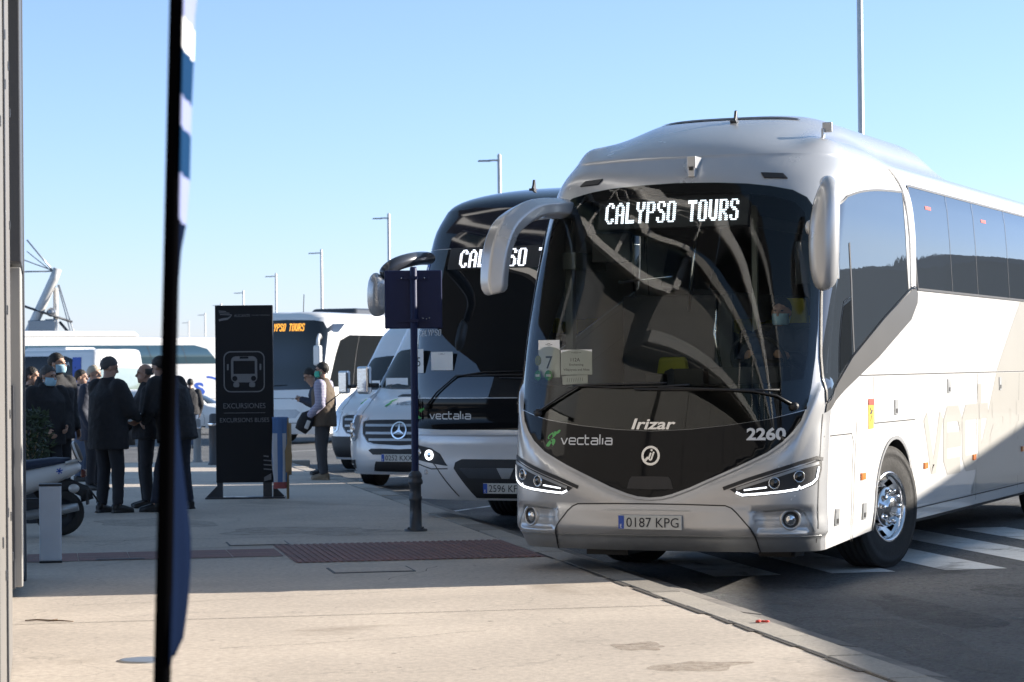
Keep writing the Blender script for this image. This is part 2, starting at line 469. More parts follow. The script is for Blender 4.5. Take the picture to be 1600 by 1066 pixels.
M['beige'] = mat('beige_decal', (.43, .415, .38), .35, 0, .6, .03, 2)
M['yellow'] = mat('yellow_sticker', (.80, .50, .03), .5); M['red'] = mat('red_sticker', (.6, .05, .03), .5)
M['seat'] = mat('seat_fabric', (.05, .052, .06), .85); M['seaty'] = mat('lime_headrest', (.36, .34, .05), .8)
M['interior'] = mat('cabin_plastic', (.07, .072, .08), .6); M['cabinlight'] = mat('pale_cabin_trim', (.32, .34, .33), .55)
M['dash'] = mat('dashboard', (.022, .023, .026), .6)
M['blueglass'] = mat('blue_cloth', (.02, .06, .16), .8)
# ------------------------------------------------------------------ coaches
def wheel_parts(parent, x, y, sgn, r=.52, wd=.30, steer=0.0, rim=True, rr=None, detail=True):
    """one wheel: tyre, rim with hand holes, hub with nuts; parented under an Empty-free mesh 'wheel'"""
    T = Matrix.Translation((x, y, r)) @ Matrix.Rotation(steer, 4, 'Z')
    def place(o): o.matrix_local = T if o.parent is parent else Matrix.Identity(4); return o
    rr = rr or r * .565; s = sgn
    t = MB()
    pr = [(rr, -wd * .5), (r * .80, -wd * .53), (r * .93, -wd * .52), (r * .985, -wd * .44)]
    for k in range(5):                                          # tread ribs
        h = -wd * .40 + k * wd * .2
        pr += [(r, h - wd * .07), (r, h + wd * .07), (r * .975, h + wd * .085), (r * .975, h + wd * .115)]
    pr = pr[:-2]
    pr += [(r * .985, wd * .44), (r * .93, wd * .52), (r * .86, wd * .535), (r * .855, wd * .525), (r * .78, wd * .53), (rr * 1.06, wd * .50), (rr, wd * .47)]
    t.lathe([(a, s * h) for a, h in pr], 48)
    ty = place(t.build('wheel', M['rubber'], parent))
    d = MB(); n = 40
    d.lathe([(rr * 1.03, s * wd * .49), (rr * 1.0, s * wd * .52), (rr * .95, s * wd * .50), (rr * .92, s * wd * .38)], 48)
    if detail:
        # dished disc with ten hand holes, built as a ring grid with openings
        R0, R1 = rr * .92, rr * .60; h0, h1 = s * wd * .38, s * wd * .10 if wd > .25 else s * wd * .25
        seg = 60; rows = 6; vs = []; fs = []
        for i in range(rows + 1):
            u = i / rows
            for k in range(seg):
                g = 2 * math.pi * k / seg; q = R0 + (R1 - R0) * u; vs.append((q * math.cos(g), h0 + (h1 - h0) * (u ** .8), q * math.sin(g)))
        for i in range(rows):
            for k in range(seg):
                if 1 <= i <= 3 and (k % 6) in (1, 2, 3): continue
                k2 = (k + 1) % seg; fs.append((i * seg + k, i * seg + k2, (i + 1) * seg + k2, (i + 1) * seg + k))
        d.add(vs, fs, 0, True)
        d.lathe([(R1, h1), (R1 * .99, s * wd * .40), (R1 * .94, s * wd * .47), (R1 * .55, s * wd * .50), (R1 * .50, s * wd * .60), (R1 * .35, s * wd * .64), (.001, s * wd * .64)], 40)
        for k in range(10):
            g = 2 * math.pi * k / 10
            d.lathe([(.021, 0), (.021, .035), (.012, .045), (.0005, .045)], 10, M=Matrix.Translation((math.cos(g) * R1 * .78, s * wd * .47, math.sin(g) * R1 * .78)) @ (Matrix.Identity(4) if s > 0 else Matrix.Rotation(math.pi, 4, 'X')))
    else:
        d.lathe([(rr * .92, s * wd * .38), (rr * .6, s * wd * .30), (rr * .5, s * wd * .42), (.001, s * wd * .45)], 28)
    place(d.build('rim', M['chrome'] if rim else M['steel'], ty))
    b = MB(); b.lathe([(rr * .99, s * wd * .02), (.001, s * wd * .02)], 24)
    place(b.build('brake_disc', M['black'], ty))
    return ty

def shell_body(S, name, mats, parent, holes, arches, resb=.05, zr=None, res_front=.09, sf=None, fholes=()):
    """painted shell in three sheets (front with openings, two flanks), one mesh; arches: x of wheel centres with half width, top"""
    me_all = []
    zb, zt = S.z0, S.z1
    sf = sf or S.SC + .9
    fr = [(-sf, zb), (sf, zb), (sf, zt), (-sf, zt)]
    me_all.append(S.mesh('f', fr, holes, 0.0, res_front, 0.0, resb))
    for sg in (1, -1):
        out = [(sf, zb)]
        for xc, hw, top, r0 in arches:
            s0 = S.side(xc + hw, zb); 
            for k in range(0, 25):
                g = math.pi * k / 24
                z = max(zb, r0 + (top - r0) * math.sin(g) ** .8); out.append((S.side(xc + hw * math.cos(g), z), z))
        out += [(S.smax, zb), (S.smax, zt), (sf, zt)]
        if sg < 0: out = [(-a, z) for a, z in out]
        me_all.append(S.mesh('s', out, fholes if sg < 0 else (), 0.0, .22, 0.0, .1))
    # tail: flat back with rounded edges
    bm = bmesh.new()
    pos = []; nor = []; faces = []; mi = []
    for q_, me in enumerate(me_all):
        b = len(pos); pos += [v.co.copy() for v in me.vertices]
        cn = [None] * len(me.vertices)
        for p in me.polygons:
            for li, vi in zip(p.loop_indices, p.vertices): cn[vi] = me.corner_normals[li].vector.copy()
            faces.append([b + i for i in p.vertices]); mi.append(1 if q_ and isinstance(mats, list) else 0)
        nor += cn; bpy.data.meshes.remove(me)
    bm.free()
    me = bpy.data.meshes.new(name); me.from_pydata([tuple(p) for p in pos], [], faces)
    me.polygons.foreach_set('use_smooth', [True] * len(faces)); me.polygons.foreach_set('material_index', mi); me.update()
    fl = []
    for p in me.polygons:
        for vi in p.vertices: fl.append(nor[vi] if nor[vi] is not None else p.normal)
    me.normals_split_custom_set([tuple(v) for v in fl])
    return link(name, me, mats, parent)

def shell_roof(S, crown, hump=None, inset=1.5, rows=10, name='roof', mats=None, parent=None, step=.10, tail=True):
    """domed roof from the top edge of the shell up to the crown, plus an optional hump(x, y) height field"""
    zt = S.z1; ss = list(np.arange(-S.smax, S.smax + 1e-6, .16))
    fs_ = [a for a in ss if abs(a) > S.SC + 1.2] + list(np.arange(-S.SC - 1.2, S.SC + 1.21, step * .5))
    fs_ = sorted(fs_)
    B = [S.xyz(a, zt) for a in fs_]; T = [(S.xyz(a, zt) - S.xyz(a, zt - .02)).normalized() for a in fs_]
    xr = B[0].x; x0 = S.xyz(0, zt).x - inset
    vs = []; n = len(B)
    for i in range(n):
        b = B[i]; c = Vector((min(max(b.x, xr + .0), x0), 0, crown))
        d = c - b; L = d.length
        m0 = T[i] * min(L, .9) * .9; m1 = Vector((c.x - b.x, c.y - b.y, 0)).normalized() * L if L > 1e-4 else Vector()
        for r in range(rows + 1):
            t = r / rows
            t = t ** 1.25
            p = b * (2 * t ** 3 - 3 * t ** 2 + 1) + m0 * (t ** 3 - 2 * t ** 2 + t) + c * (-2 * t ** 3 + 3 * t ** 2) + m1 * (t ** 3 - t ** 2)
            if hump: q_ = min(1.0, r / rows / .22); p.z += hump(p.x, p.y) * q_ * q_ * (3 - 2 * q_)
            vs.append(p)
    fs = []
    for i in range(n - 1):
        for r in range(rows):
            k = i * (rows + 1) + r; fs.append((k, k + rows + 1, k + rows + 2, k + 1))
    # close the tail: upper panel down to the skirt
    m = MB(); m.add(vs, fs, 0, True)
    if tail:
        zz = np.linspace(S.z0, zt, 14); wall = [S.xyz(S.smax, z) for z in zz]
        top = [vs[(n - 1) * (rows + 1) + r] for r in range(1, rows + 1)]
        half = wall + top; other = [Vector((p.x, -p.y, p.z)) for p in half]
        vs2 = []; fs2 = []
        for a, b in zip(half, other): vs2 += [a, b]
        for i in range(len(half) - 1): fs2.append((2 * i, 2 * i + 1, 2 * i + 3, 2 * i + 2))
        m.add(vs2, fs2, 0, False)
    me = m.mesh(name)
    bm = bmesh.new(); bm.from_mesh(me); bmesh.ops.remove_doubles(bm, verts=bm.verts, dist=.0006)
    bmesh.ops.recalc_face_normals(bm, faces=bm.faces)
    if sum(f.normal.z * f.calc_area() for f in bm.faces) < 0: bmesh.ops.reverse_faces(bm, faces=bm.faces)
    bm.to_mesh(me); bm.free()
    return link(name, me, mats, parent)
def drop(o):
    """BVH for placing things on a mesh, in its own coordinates"""
    return BVHTree.FromPolygons([v.co.copy() for v in o.data.vertices], [tuple(p.vertices) for p in o.data.polygons])
def draped(bvh, name, outline, mat_, parent, axis='Z', frm=6.0, off=.005, res=.06, sgn=-1, rim=.0):
    """outline in plan (or in front view) laid on a mesh"""
    V, Fc = cdt(outline, (), res); pts = []; nn = []
    for a, b in V:
        o_, d_ = (Vector((a, b, frm)), Vector((0, 0, -1))) if axis == 'Z' else (Vector((frm, a, b)), Vector((-1, 0, 0)))
        h = bvh.ray_cast(o_, d_)
        if h[0] is None: pts.append(Vector((a, b, 0)) if axis == 'Z' else Vector((0, a, b))); nn.append(-d_); continue
        nrm_ = h[1] if h[1].dot(d_) < 0 else -h[1]
        pts.append(h[0] + nrm_ * off); nn.append(nrm_)
    fc = []
    for f in Fc:
        g = (pts[f[1]] - pts[f[0]]).cross(pts[f[2]] - pts[f[0]]); fc.append(f if g.dot(nn[f[0]]) > 0 else tuple(reversed(f)))
    me = bpy.data.meshes.new(name); me.from_pydata([tuple(p) for p in pts], [], fc); me.polygons.foreach_set('use_smooth', [True] * len(fc)); me.update()
    return link(name, me, mat_, parent)
def mir(pts): return [(-a, z) for a, z in reversed(pts)]
def sym(half):           # closed outline from the left half (s >= 0), starting and ending on the axis
    return half + [(-a, z) for a, z in reversed(half) if abs(a) > 1e-6]
def on_front(S, name, V, Fc, y0, z0, mat_, parent, off=.006):
    """flat letters wrapped on to the front (their x runs to the bus's left, y up)"""
    pts = [(S.ry(y0 + p[0], z0 + p[1]), z0 + p[1]) for p in V]
    return link(name, S.make(name, pts, Fc, off), mat_, parent)
def number_plate(parent, at_, txt, x=(0, 1, 0), y=(0, 0, 1), w=.52, h=.11):
    T = frame(at_, x, y); b = MB(); b.box((0, 0, -.006), (w, h, .012), M=T)
    p = b.build('number_plate', M['plate'], parent, .003)
    e = MB(); e.box((-w / 2 + .024, 0, .002), (.044, h - .008, .006), M=T); e.build('country_band', M['euroblue'], p)
    text_on('country_letter', 'E', T @ Matrix.Translation((-w / 2 + .024, -.028, .0065)), .05, M['whitetext'], p, h=.028)
    text_on('plate_lettering', txt, T @ Matrix.Translation((.022, 0, .0035)), .1, M['ink'], p, w=w - .09, h=h * .68)
    return p
def emblem_leaf(S, parent, y, z, k=1.0):
    def ell(cx, cy, a, b, g, n=14): return [(cx + a * math.cos(t) * math.cos(g) - b * math.sin(t) * math.sin(g), cy + a * math.cos(t) * math.sin(g) + b * math.sin(t) * math.cos(g)) for t in [2 * math.pi * i / n for i in range(n)]]
    V = []; Fc = []
    for c in (ell(-.012 * k, -.028 * k, .046 * k, .022 * k, .75), ell(.0, .028 * k, .040 * k, .016 * k, .55), ell(.045 * k, .05 * k, .018 * k, .008 * k, .7)):
        b = len(V); V += c; Fc.append(tuple(range(b, b + len(c))))
    return on_front(S, 'leaf_emblem', V, Fc, y, z, M['green'], parent)

def seat(parent, x, y, mat_head, z=.95, k=1.0):
    b = MB(); b.box((x, y, z + .42), (.48, .46, .14)); b.limb((x - .22, y, z + .52), (x - .34, y, z + 1.02), .12, .11, 10)
    b.box((x - .27, y, z + .75), (.13, .44, .62)); b.box((x, y, z + .17), (.30, .34, .36))
    s_ = b.build('passenger_seat', M['seat'], parent, .03)
    h = MB(); h.box((x - .315, y, z + 1.10), (.10, .30, .20), taper=.8); h.build('headrest', mat_head, s_, .03)
    return s_

# ---- the leading coach
TH1 = R(23.1)
bus1 = empty('coach', (1.065, 19.0, ROAD), math.atan2(-math.cos(TH1), -math.sin(TH1)),
             'silver and white tour coach numbered 2260 in the foreground, lit sign reading CALYPSO TOURS', 'coach')
S1 = Shell(P=[(.25, -.16), (.34, -.07), (.45, -.02), (.6, 0), (.9, 0), (1.2, -.03), (1.6, -.10), (2.0, -.20), (2.4, -.33), (2.8, -.49), (3.1, -.64), (3.3, -.78), (3.45, -.95)],
           W=[(.25, 1.225), (.45, 1.262), (.8, 1.275), (2.0, 1.275), (2.6, 1.265), (3.0, 1.25), (3.3, 1.21), (3.45, 1.16)],
           D=[(.25, .45), (1.0, .47), (2.0, .52), (2.8, .59), (3.45, .66)], length=12.9, n=2.9, m=2.4, z0=.30, z1=3.45)
S = S1
_vt = np.array([0, .10, .19, .33, .50, .71, .93, 1.05, 1.13, 1.19, 1.225, 1.30, 3.0]); _vz = np.array([.72, .728, .75, .80, .875, .965, 1.07, 1.155, 1.235, 1.315, 1.40, 1.62, 1.62])
_vx2 = np.linspace(0, 1.8, 200); _vz2 = np.convolve(np.pad(np.interp(np.abs(_vx2), _vt, _vz), 9, mode='reflect'), np.ones(19) / 19, 'valid')
def _ss(a, b, t): t = min(max((t - a) / (b - a), 0), 1); return t * t * (3 - 2 * t)
def sculpt(k, z):
    if z > 1.7 or k > 1.75: return 0.0
    f = 1 - _ss(1.45, 1.72, k)
    h = float(np.interp(k, _vx2, _vz2)) - z
    d = .030 * _ss(-.03, .085, h) - .016 * _ss(.10, .34, h) * _ss(.45, .62, z)          # raised lip round the black mask, then a shallow valley
    d -= .030 * _ss(.455, .400, z)                                                       # chin tucked under the bumper crease
    e = max(abs(k - 1.06) / .24, abs(z - .545) / .095)                                   # fog lamp pocket
    d -= .035 * _ss(1.12, .62, e)
    d += .014 * _ss(.86, .80, k) * _ss(.44, .47, z) * _ss(.66, .60, z)                   # number plate hatch stands proud
    return d * f
S1.bulge = sculpt
BLK_R = [(.0, 3.215), (.35, 3.205), (.60, 3.19), (.80, 3.165), (.98, 3.13), (1.10, 3.07), (1.17, 2.98), (1.21, 2.82), (1.245, 2.58), (1.275, 2.3), (1.29, 2.06), (1.285, 1.8), (1.26, 1.56), (1.225, 1.40)]
LOW_R = [(1.225, 1.40), (1.19, 1.315), (1.13, 1.235), (1.05, 1.155), (.93, 1.07), (.71, .965), (.50, .875), (.33, .80), (.19, .75), (.10, .728), (.0, .72)]
SEAM_R = [(0.0, 1.237), (.30, 1.25), (.60, 1.28), (.92, 1.325), (1.225, 1.395)]
glass_out = sym(BLK_R + list(reversed(SEAM_R))[1:])
hole = [(a * .985, z - .012 if z > 2.3 else z + .012) for a, z in glass_out]
ARCH = [(-2.62, .66, 1.10, .36), (-9.95, .66, 1.10, .36)]
body1 = shell_body(S1, 'body', [M['silver'], M['white']], bus1, [hole], ARCH, sf=S1.SC + .02, res_front=.036, resb=.036, fholes=[mir([(S1.side(-.95, 2), 1.75), (S1.side(-3.05, 2), 2.45), (S1.side(-3.05, 2), 3.1), (S1.side(-1.55, 2), 3.0)]), mir([(S1.side(-3.65, 2), 2.5), (S1.side(-9, 2), 2.5), (S1.side(-9, 2), 3.2), (S1.side(-3.65, 2), 3.2)])])
def hump1(x, y):
    def ss(a, b, t): t = min(max((t - a) / (b - a), 0), 1); return t * t * (3 - 2 * t)
    fx = ss(-.85, -2.35, x + .35 * (y / .9) ** 2) ** .8 * ss(-6.6, -5.2, x) if x > -6.7 else 0.0
    fy = max(0.0, 1 - (abs(y) / .95) ** 6) ** .75
    lobe = .07 * math.exp(-((abs(y) - 1.0) / .16) ** 2) * ss(-1.0, -1.5, x) * ss(-3.4, -2.3, x)
    return .31 * fx * fy + lobe
roof1 = shell_roof(S1, 3.575, hump1, inset=1.25, rows=26, mats=M['silver'], parent=bus1, step=.08)
S1.panel('windscreen', glass_out, M['glass'], bus1, off=.006, res=.07, rim=.0)
inner = sym([(0, 3.13), (.35, 3.12), (.62, 3.105), (.82, 3.08), (1.0, 3.03), (1.09, 2.95), (1.13, 2.8), (1.165, 2.58), (1.20, 2.3), (1.215, 2.06), (1.21, 1.8), (1.185, 1.63), (.92, 1.60), (.5, 1.585), (0, 1.58)])
S1.panel('windscreen_frit', glass_out, M['blackgloss'], bus1, holes=[inner], off=.0025, rim=0)
fp = S1.panel('front_panel', sym([(a, z - .003) for a, z in SEAM_R] + LOW_R[1:]), M['blackgloss'], bus1, off=.006, rim=.012)
S1.panel('access_flap', sym([(0, .885), (.15, .883), (.17, .86), (.19, .79), (.0, .745)][:4] + [(0, .785)]), M['black'], fp, off=.009)
# bright bevel under the black panel
S1.ribbon('panel_trim', [[(-a, z - .012) for a, z in LOW_R[:-1]] + [(a, z - .012) for a, z in reversed(LOW_R)]], .020, M['silver'], fp, off=.010)
# headlights
HL = [(.65, .79), (.98, .905), (1.33, 1.005), (1.395, .995), (1.40, .94), (1.375, .87), (1.32, .82), (1.19, .78), (1.05, .757), (.88, .742), (.76, .733), (.72, .745)]
HLD = [(.60, .80), (.95, .925), (1.32, 1.030), (1.42, 1.015), (1.425, .93), (1.395, .86), (1.33, .80), (1.19, .762), (1.05, .738), (.88, .724), (.75, .716), (.70, .728)]
for sg in (1, -1):
    g = (lambda p: p) if sg > 0 else mir
    h = S1.panel('headlight', g(HL), M['black'], bus1, off=.004, res=.04)
    S1.ribbon('headlight_brow', [[(sg * a, z) for a, z in [(.60, .795), (.78, .862), (.98, .928), (1.18, .99), (1.33, 1.025), (1.41, 1.012)]]], .028, M['black'], h, off=.006)
    S1.ribbon('chrome_strip', [[(sg * a, z) for a, z in [(.70, .792), (.98, .885), (1.2, .955), (1.355, .985)]]], .022, M['steel'], h, off=.008)
    S1.ribbon('daylight_strip', [[(sg * a, z) for a, z in [(.70, .768), (.745, .748), (.88, .757), (1.05, .772), (1.17, .790), (1.18, .812), (1.19, .795), (1.29, .832), (1.335, .868), (1.355, .955)]]], .016, M['drl'], h, off=.009)
    S1.ribbon('daylight_blade', [[(sg * .76, .785), (sg * .93, .806)]], .010, M['drl'], h, off=.009)
    for ya, za, r in ((.985, .838, .045), (1.175, .885, .046)):
        p = S1.at(sg * ya, za, .0); nn = S1.nrm(sg * ya, za); T = frame(p, Vector((0, 0, 1)).cross(nn), (0, 0, 1))
        b = MB(); b.lathe([(r, -.01), (r, .014), (r * .86, .018), (r * .82, .008)], 28, axis='Z', M=T)
        q = b.build('projector_ring', M['chrome'], h)
        b = MB(); b.lathe([(r * .82, .006), (r * .6, .014), (r * .3, .019), (.0005, .02)], 20, axis='Z', M=T); b.build('projector_lens', M['tint'], q)
    # fog lamp in its recess
    S1.ribbon('fog_crease', [[(sg * a, z) for a, z in [(.80, .615), (1.0, .628), (1.16, .637), (1.23, .612), (1.27, .54), (1.31, .455)]]], .014, M['steel'], bus1, off=.003)
    S1.ribbon('fog_crease', [[(sg * .84, .552), (sg * 1.03, .553)]], .012, M['steel'], bus1, off=.003)
    p = S1.at(sg * 1.115, .555); nn = S1.nrm(sg * 1.115, .555); T = frame(p, Vector((0, 0, 1)).cross(nn), (0, 0, 1))
    b = MB(); b.lathe([(.085, -.01), (.080, .016), (.066, .012), (.060, -.015), (.058, -.02)], 30, axis='Z', M=T); fg = b.build('fog_lamp', M['silver'], bus1)
    b = MB(); b.lathe([(.062, .010), (.048, .006), (.040, -.004), (.0005, -.004)], 24, axis='Z', M=T); b.build('lamp_bowl', M['black'], fg)
    b = MB(); b.lathe([(.040, .002), (.034, .014), (.012, .021), (.0005, .022)], 20, axis='Z', M=T); b.build('lamp_glass', M['chrome'], fg)
# bumper hatch seam, chin strip, side seams
S1.ribbon('hatch_seam', [[(-.87, .30), (-.84, .43), (-.81, .49), (-.70, .61), (-.66, .645), (-.61, .665), (-.3, .672), (0, .673), (.3, .672), (.61, .665), (.66, .645), (.70, .61), (.81, .49), (.84, .43), (.87, .30)]], .010, M['black'], bus1, off=.002)
[S1.ribbon('hatch_seam', [[(sg_ * a, z) for a, z in [(.815, .475), (.84, .43), (.87, .305)]]], .012, M['black'], bus1, off=.0105) for sg_ in (1, -1)]
S1.ribbon('plate_recess', [[(-.36, .622), (.0, .626), (.34, .622)]], .008, M['steel'], bus1, off=.002)
S1.panel('chin_strip', [(a, .425) for a in np.linspace(1.42, -1.42, 30)] + [(a, .302) for a in np.linspace(-1.42, 1.42, 30)], M['steel'], bus1, off=.003)
number_plate(bus1, (.063, .015, .53), '0187 KPG')
# badges
v, f = text_mesh('Irizar', .1, shear=.22, bold=.0022); v = fit(v, .365, .085); on_front(S1, 'maker_badge', v, f, .02, 1.29, M['chrometext'], bus1, .012)
v, f = text_mesh('2260', .1, bold=.0035); v = fit(v, .285, .098); on_front(S1, 'fleet_number', v, f, .905, 1.212, M['whitetext'], bus1, .0085)
v, f = stroke_word('vectalia', .062, .0135); v = fit(v, .455, .083); on_front(S1, 'operator_lettering', v, f, -.545, 1.167, M['whitetext'], bus1, .0085)
emblem_leaf(S1, bus1, -.855, 1.165, 1.25)
ringV = []; ringF = []
for k in range(33):
    g = 2 * math.pi * k / 32
    ringV += [(.076 * math.cos(g), .076 * math.sin(g)), (.058 * math.cos(g), .058 * math.sin(g))]
    if k: ringF.append((2 * k - 2, 2 * k, 2 * k + 1, 2 * k - 1))
def bar(V, Fc, a, b, t):
    d = Vector((b[0] - a[0], b[1] - a[1])).normalized(); nx, ny = -d.y * t / 2, d.x * t / 2; k = len(V)
    V += [(a[0] + nx, a[1] + ny), (a[0] - nx, a[1] - ny), (b[0] - nx, b[1] - ny), (b[0] + nx, b[1] + ny)]; Fc.append((k, k + 1, k + 2, k + 3))
bar(ringV, ringF, (-.056, -.052), (-.020, -.012), .018); bar(ringV, ringF, (-.018, -.028), (.002, .022), .014); bar(ringV, ringF, (.004, -.034), (.026, .030), .014); bar(ringV, ringF, (.004, -.034), (-.012, -.030), .012); bar(ringV, ringF, (.004, .036), (.010, .048), .016)
on_front(S1, 'round_emblem', ringV, ringF, .005, 1.045, M['chrometext'], bus1, .012)
# wipers
def wiper(S, parent, pts, pivot, off=.035):
    b = MB(); L = [S.at(a, z, off) for a, z in pts]; b.tube(L, [.018] + [.013] * (len(L) - 2) + [.009], 8, flat=.6)
    p = S.at(*pivot, .02); b.lathe([(.03, -.02), (.03, .03), (.001, .035)], 14, M=Matrix.Translation(p) @ Matrix.Rotation(-math.pi / 2, 4, 'Z'))
    return b.build('wiper', M['black'], parent)
w1 = wiper(S1, bus1, [(-1.0, 1.375), (-.78, 1.50), (-.62, 1.585), (-.45, 1.595), (.0, 1.60), (.12, 1.605)], (-1.0, 1.375))
b = MB(); b.tube([S1.at(a, z, .022) for a, z in [(-.68, 1.59), (-.3, 1.575), (.1, 1.58), (.30, 1.59)]], .010, 6); b.build('wiper_blade', M['black'], w1)
w2 = wiper(S1, bus1, [(1.12, 1.42), (.98, 1.50), (.80, 1.535), (.45, 1.555), (.05, 1.57)], (1.12, 1.42))
b = MB(); b.tube([S1.at(a, z, .022) for a, z in [(1.0, 1.545), (.6, 1.55), (.2, 1.555), (-.15, 1.56)]], .010, 6); b.build('wiper_blade', M['black'], w2)

# flanks
def flank(x, z, sg=1): return (S1.side(x, z, sg), z)
for sg in (1, -1):
    def fo(pts): 
        q = [flank(x, z, sg) for x, z in pts]; return q if sg > 0 else list(reversed(q))
    drv = smooth_poly([(-1.30, 3.10), (-1.75, 3.165), (-2.35, 3.215), (-3.17, 3.25)], 6, False) + [(-3.17, 2.40)] + smooth_poly([(-3.17, 2.38), (-2.30, 2.13), (-1.25, 1.80), (-.45, 1.45)], 5, False) + [(-.47, 1.8), (-.62, 2.32), (-.80, 2.7), (-1.03, 3.0)]
    dw = S1.panel('driver_window', fo([(x, z) for x, z in drv]), M['sidetint'] if sg > 0 else M['tintclear'], bus1, off=.009, res=.055, rim=.014)
    S1.ribbon('window_divider', [[flank(-1.30, 1.84, sg), flank(-1.27, 2.4, sg), flank(-1.25, 2.72, sg)]], .03, M['black'], dw, off=.013)
    S1.ribbon('sliding_frame', [[flank(-1.24, 2.28, sg), flank(-1.02, 2.24, sg), flank(-.93, 2.1, sg), flank(-.86, 1.9, sg), flank(-.83, 1.64, sg)], ], .016, M['chrome'], dw, off=.014)
    S1.panel('sliding_pane', fo([(-1.23, 2.26), (-1.03, 2.21), (-.94, 2.07), (-.88, 1.88), (-.86, 1.67), (-1.23, 1.81)]), M['tint'], dw, off=.013)
    S1.panel('flank_sweep', fo([(-.43, 1.37), (-1.02, 1.54), (-2.10, 1.80), (-3.25, 2.13), (-3.49, 2.28), (-3.52, 2.37), (-3.43, 2.41), (-3.30, 2.39), (-2.30, 2.125), (-1.25, 1.795), (-.45, 1.44)]), M['sweep'], bus1, off=.010, rim=.012, res=.1)
    S1.ribbon('sweep_trim', [[flank(x, z, sg) for x, z in [(-.45, 1.452), (-1.25, 1.805), (-2.30, 2.135), (-3.20, 2.39), (-3.36, 2.42), (-3.46, 2.41)]]], .022, M['chrome'], bus1, off=.014)
    pil = smooth_poly([(-2.95, 3.44), (-3.20, 3.28), (-3.29, 2.86), (-3.27, 2.42)], 5, False) + smooth_poly([(-3.43, 2.41), (-3.47, 2.83), (-3.42, 3.22), (-3.12, 3.44)], 5, False)
    S1.panel('pillar_blade', fo([(x, z) for x, z in pil]), M['chrome'] if False else M['white'], bus1, off=.014, rim=.014, res=.1)
    win = [(-3.44, 3.325), (-12.3, 3.325), (-12.3, 2.405), (-3.52, 2.405)]
    sw = S1.panel('side_glazing', fo(win), M['sidetint'] if sg > 0 else M['tintclear'], bus1, off=.010, res=.14, rim=.016, resb=.08)
    for x in (-4.88, -5.99, -7.5, -9.1, -10.7): S1.ribbon('pane_joint', [[flank(x, 2.41, sg), flank(x, 3.32, sg)]], .010, M['black'], sw, off=.0125, res=.08)
    S1.ribbon('window_seal', [[flank(x, z, sg) for x, z in win + win[:1]]], .022, M['black'], sw, off=.0115, res=.08)
    S1.ribbon('window_seal', [[flank(x, z, sg) for x, z in drv + drv[:1]]], .020, M['black'], dw, off=.0105, res=.05)
    for x, z in ((-3.95, 3.17), (-6.3, 3.17), (-8.6, 3.17)):
        S1.panel('exit_sticker', fo([(x, z), (x - .22, z), (x - .22, z - .03), (x, z - .03)]), M['red'], sw, off=.0125, rim=0)
    lines = [[flank(-1.37, 1.65, sg), flank(-12.6, 1.65, sg)], [flank(-1.94, 1.64, sg), flank(-1.93, 1.25, sg), flank(-1.94, 1.25, sg), flank(-3.35, 1.25, sg)], [flank(-.40, 1.185, sg), flank(-1.22, 1.185, sg), flank(-1.27, 1.12, sg), flank(-1.31, .31, sg)],
             [flank(-.40, 1.36, sg), flank(-.37, .31, sg)], [flank(-1.38, 1.28, sg), flank(-1.36, .31, sg)],
             [flank(-3.42, .46, sg), flank(-12.5, .46, sg)]] + [[flank(x, .31, sg), flank(x, 1.64, sg)] for x in (-5.92, -7.94, -9.1)]
    S1.ribbon('panel_seam', lines, .010, M['black'], bus1, off=.002, res=.2)
    for x in (-1.55, -3.71, -5.70, -8.06, -10.2):
        S1.panel('marker_lamp', fo([(x + .055, .855), (x - .055, .855), (x - .055, .80), (x + .055, .80)]), M['amber'], bus1, off=.018, rim=.018, res=.1)
    for x, z in ((-2.66, 1.37), (-4.66, 1.53), (-6.95, 1.53), (-.79, .54), (-1.62, .54), (-9.0, 1.53)):
        hd = S1.panel('locker_handle', fo([(x + .05, z + .065), (x - .05, z + .065), (x - .05, z - .065), (x + .05, z - .065)]), M['steel'], bus1, off=.010, rim=.01, res=.2)
        S1.panel('lock', fo([(x + .028, z - .012), (x - .028, z - .012), (x - .028, z - .05), (x + .028, z - .05)]), M['black'], hd, off=.013, rim=.004, res=.2)
    S1.panel('warning_sticker', fo([(-1.745, 1.455), (-1.905, 1.45), (-1.90, 1.21), (-1.74, 1.205)]), M['yellow'], bus1, off=.004, rim=0, res=.2)
    S1.panel('sticker_band', fo([(-1.745, 1.457), (-1.905, 1.452), (-1.905, 1.40), (-1.745, 1.405)]), M['red'], bus1, off=.006, rim=0, res=.2)
    S1.ribbon('sticker_figure', [[flank(-1.79, 1.38, sg), flank(-1.85, 1.33, sg), flank(-1.80, 1.27, sg)], [flank(-1.78, 1.33, sg), flank(-1.87, 1.36, sg)]], .02, M['ink'], bus1, off=.006)
    S1.panel('beige_livery', fo([(-8.1, 2.40), (-12.5, 2.40), (-12.5, 1.66), (-6.80, 1.66)]), M['beige'], bus1, off=.0018, rim=0, res=.3)
    S1.panel('beige_livery', fo([(-6.79, 1.64), (-12.5, 1.64), (-12.5, .48), (-5.65, .48)]), M['beige'], bus1, off=.0018, rim=0, res=.3)
    v, f = stroke_word('vectalia', .50, .155, .30, 1.25); v = [(p[0] * 1.0, p[1] * .98) for p in v]
    # huge pale lettering along the flank
    x0 = -3.72; dirn = -1 if sg > 0 else 1
    big = [((x0 - p[0] if sg > 0 else x0 - (6.3 - p[0])), .78 + p[1]) for p in v]
    link('flank_lettering', S1.make('flank_lettering', [flank(x, z, sg) for x, z in big], f, .0034), M['beige'], bus1)
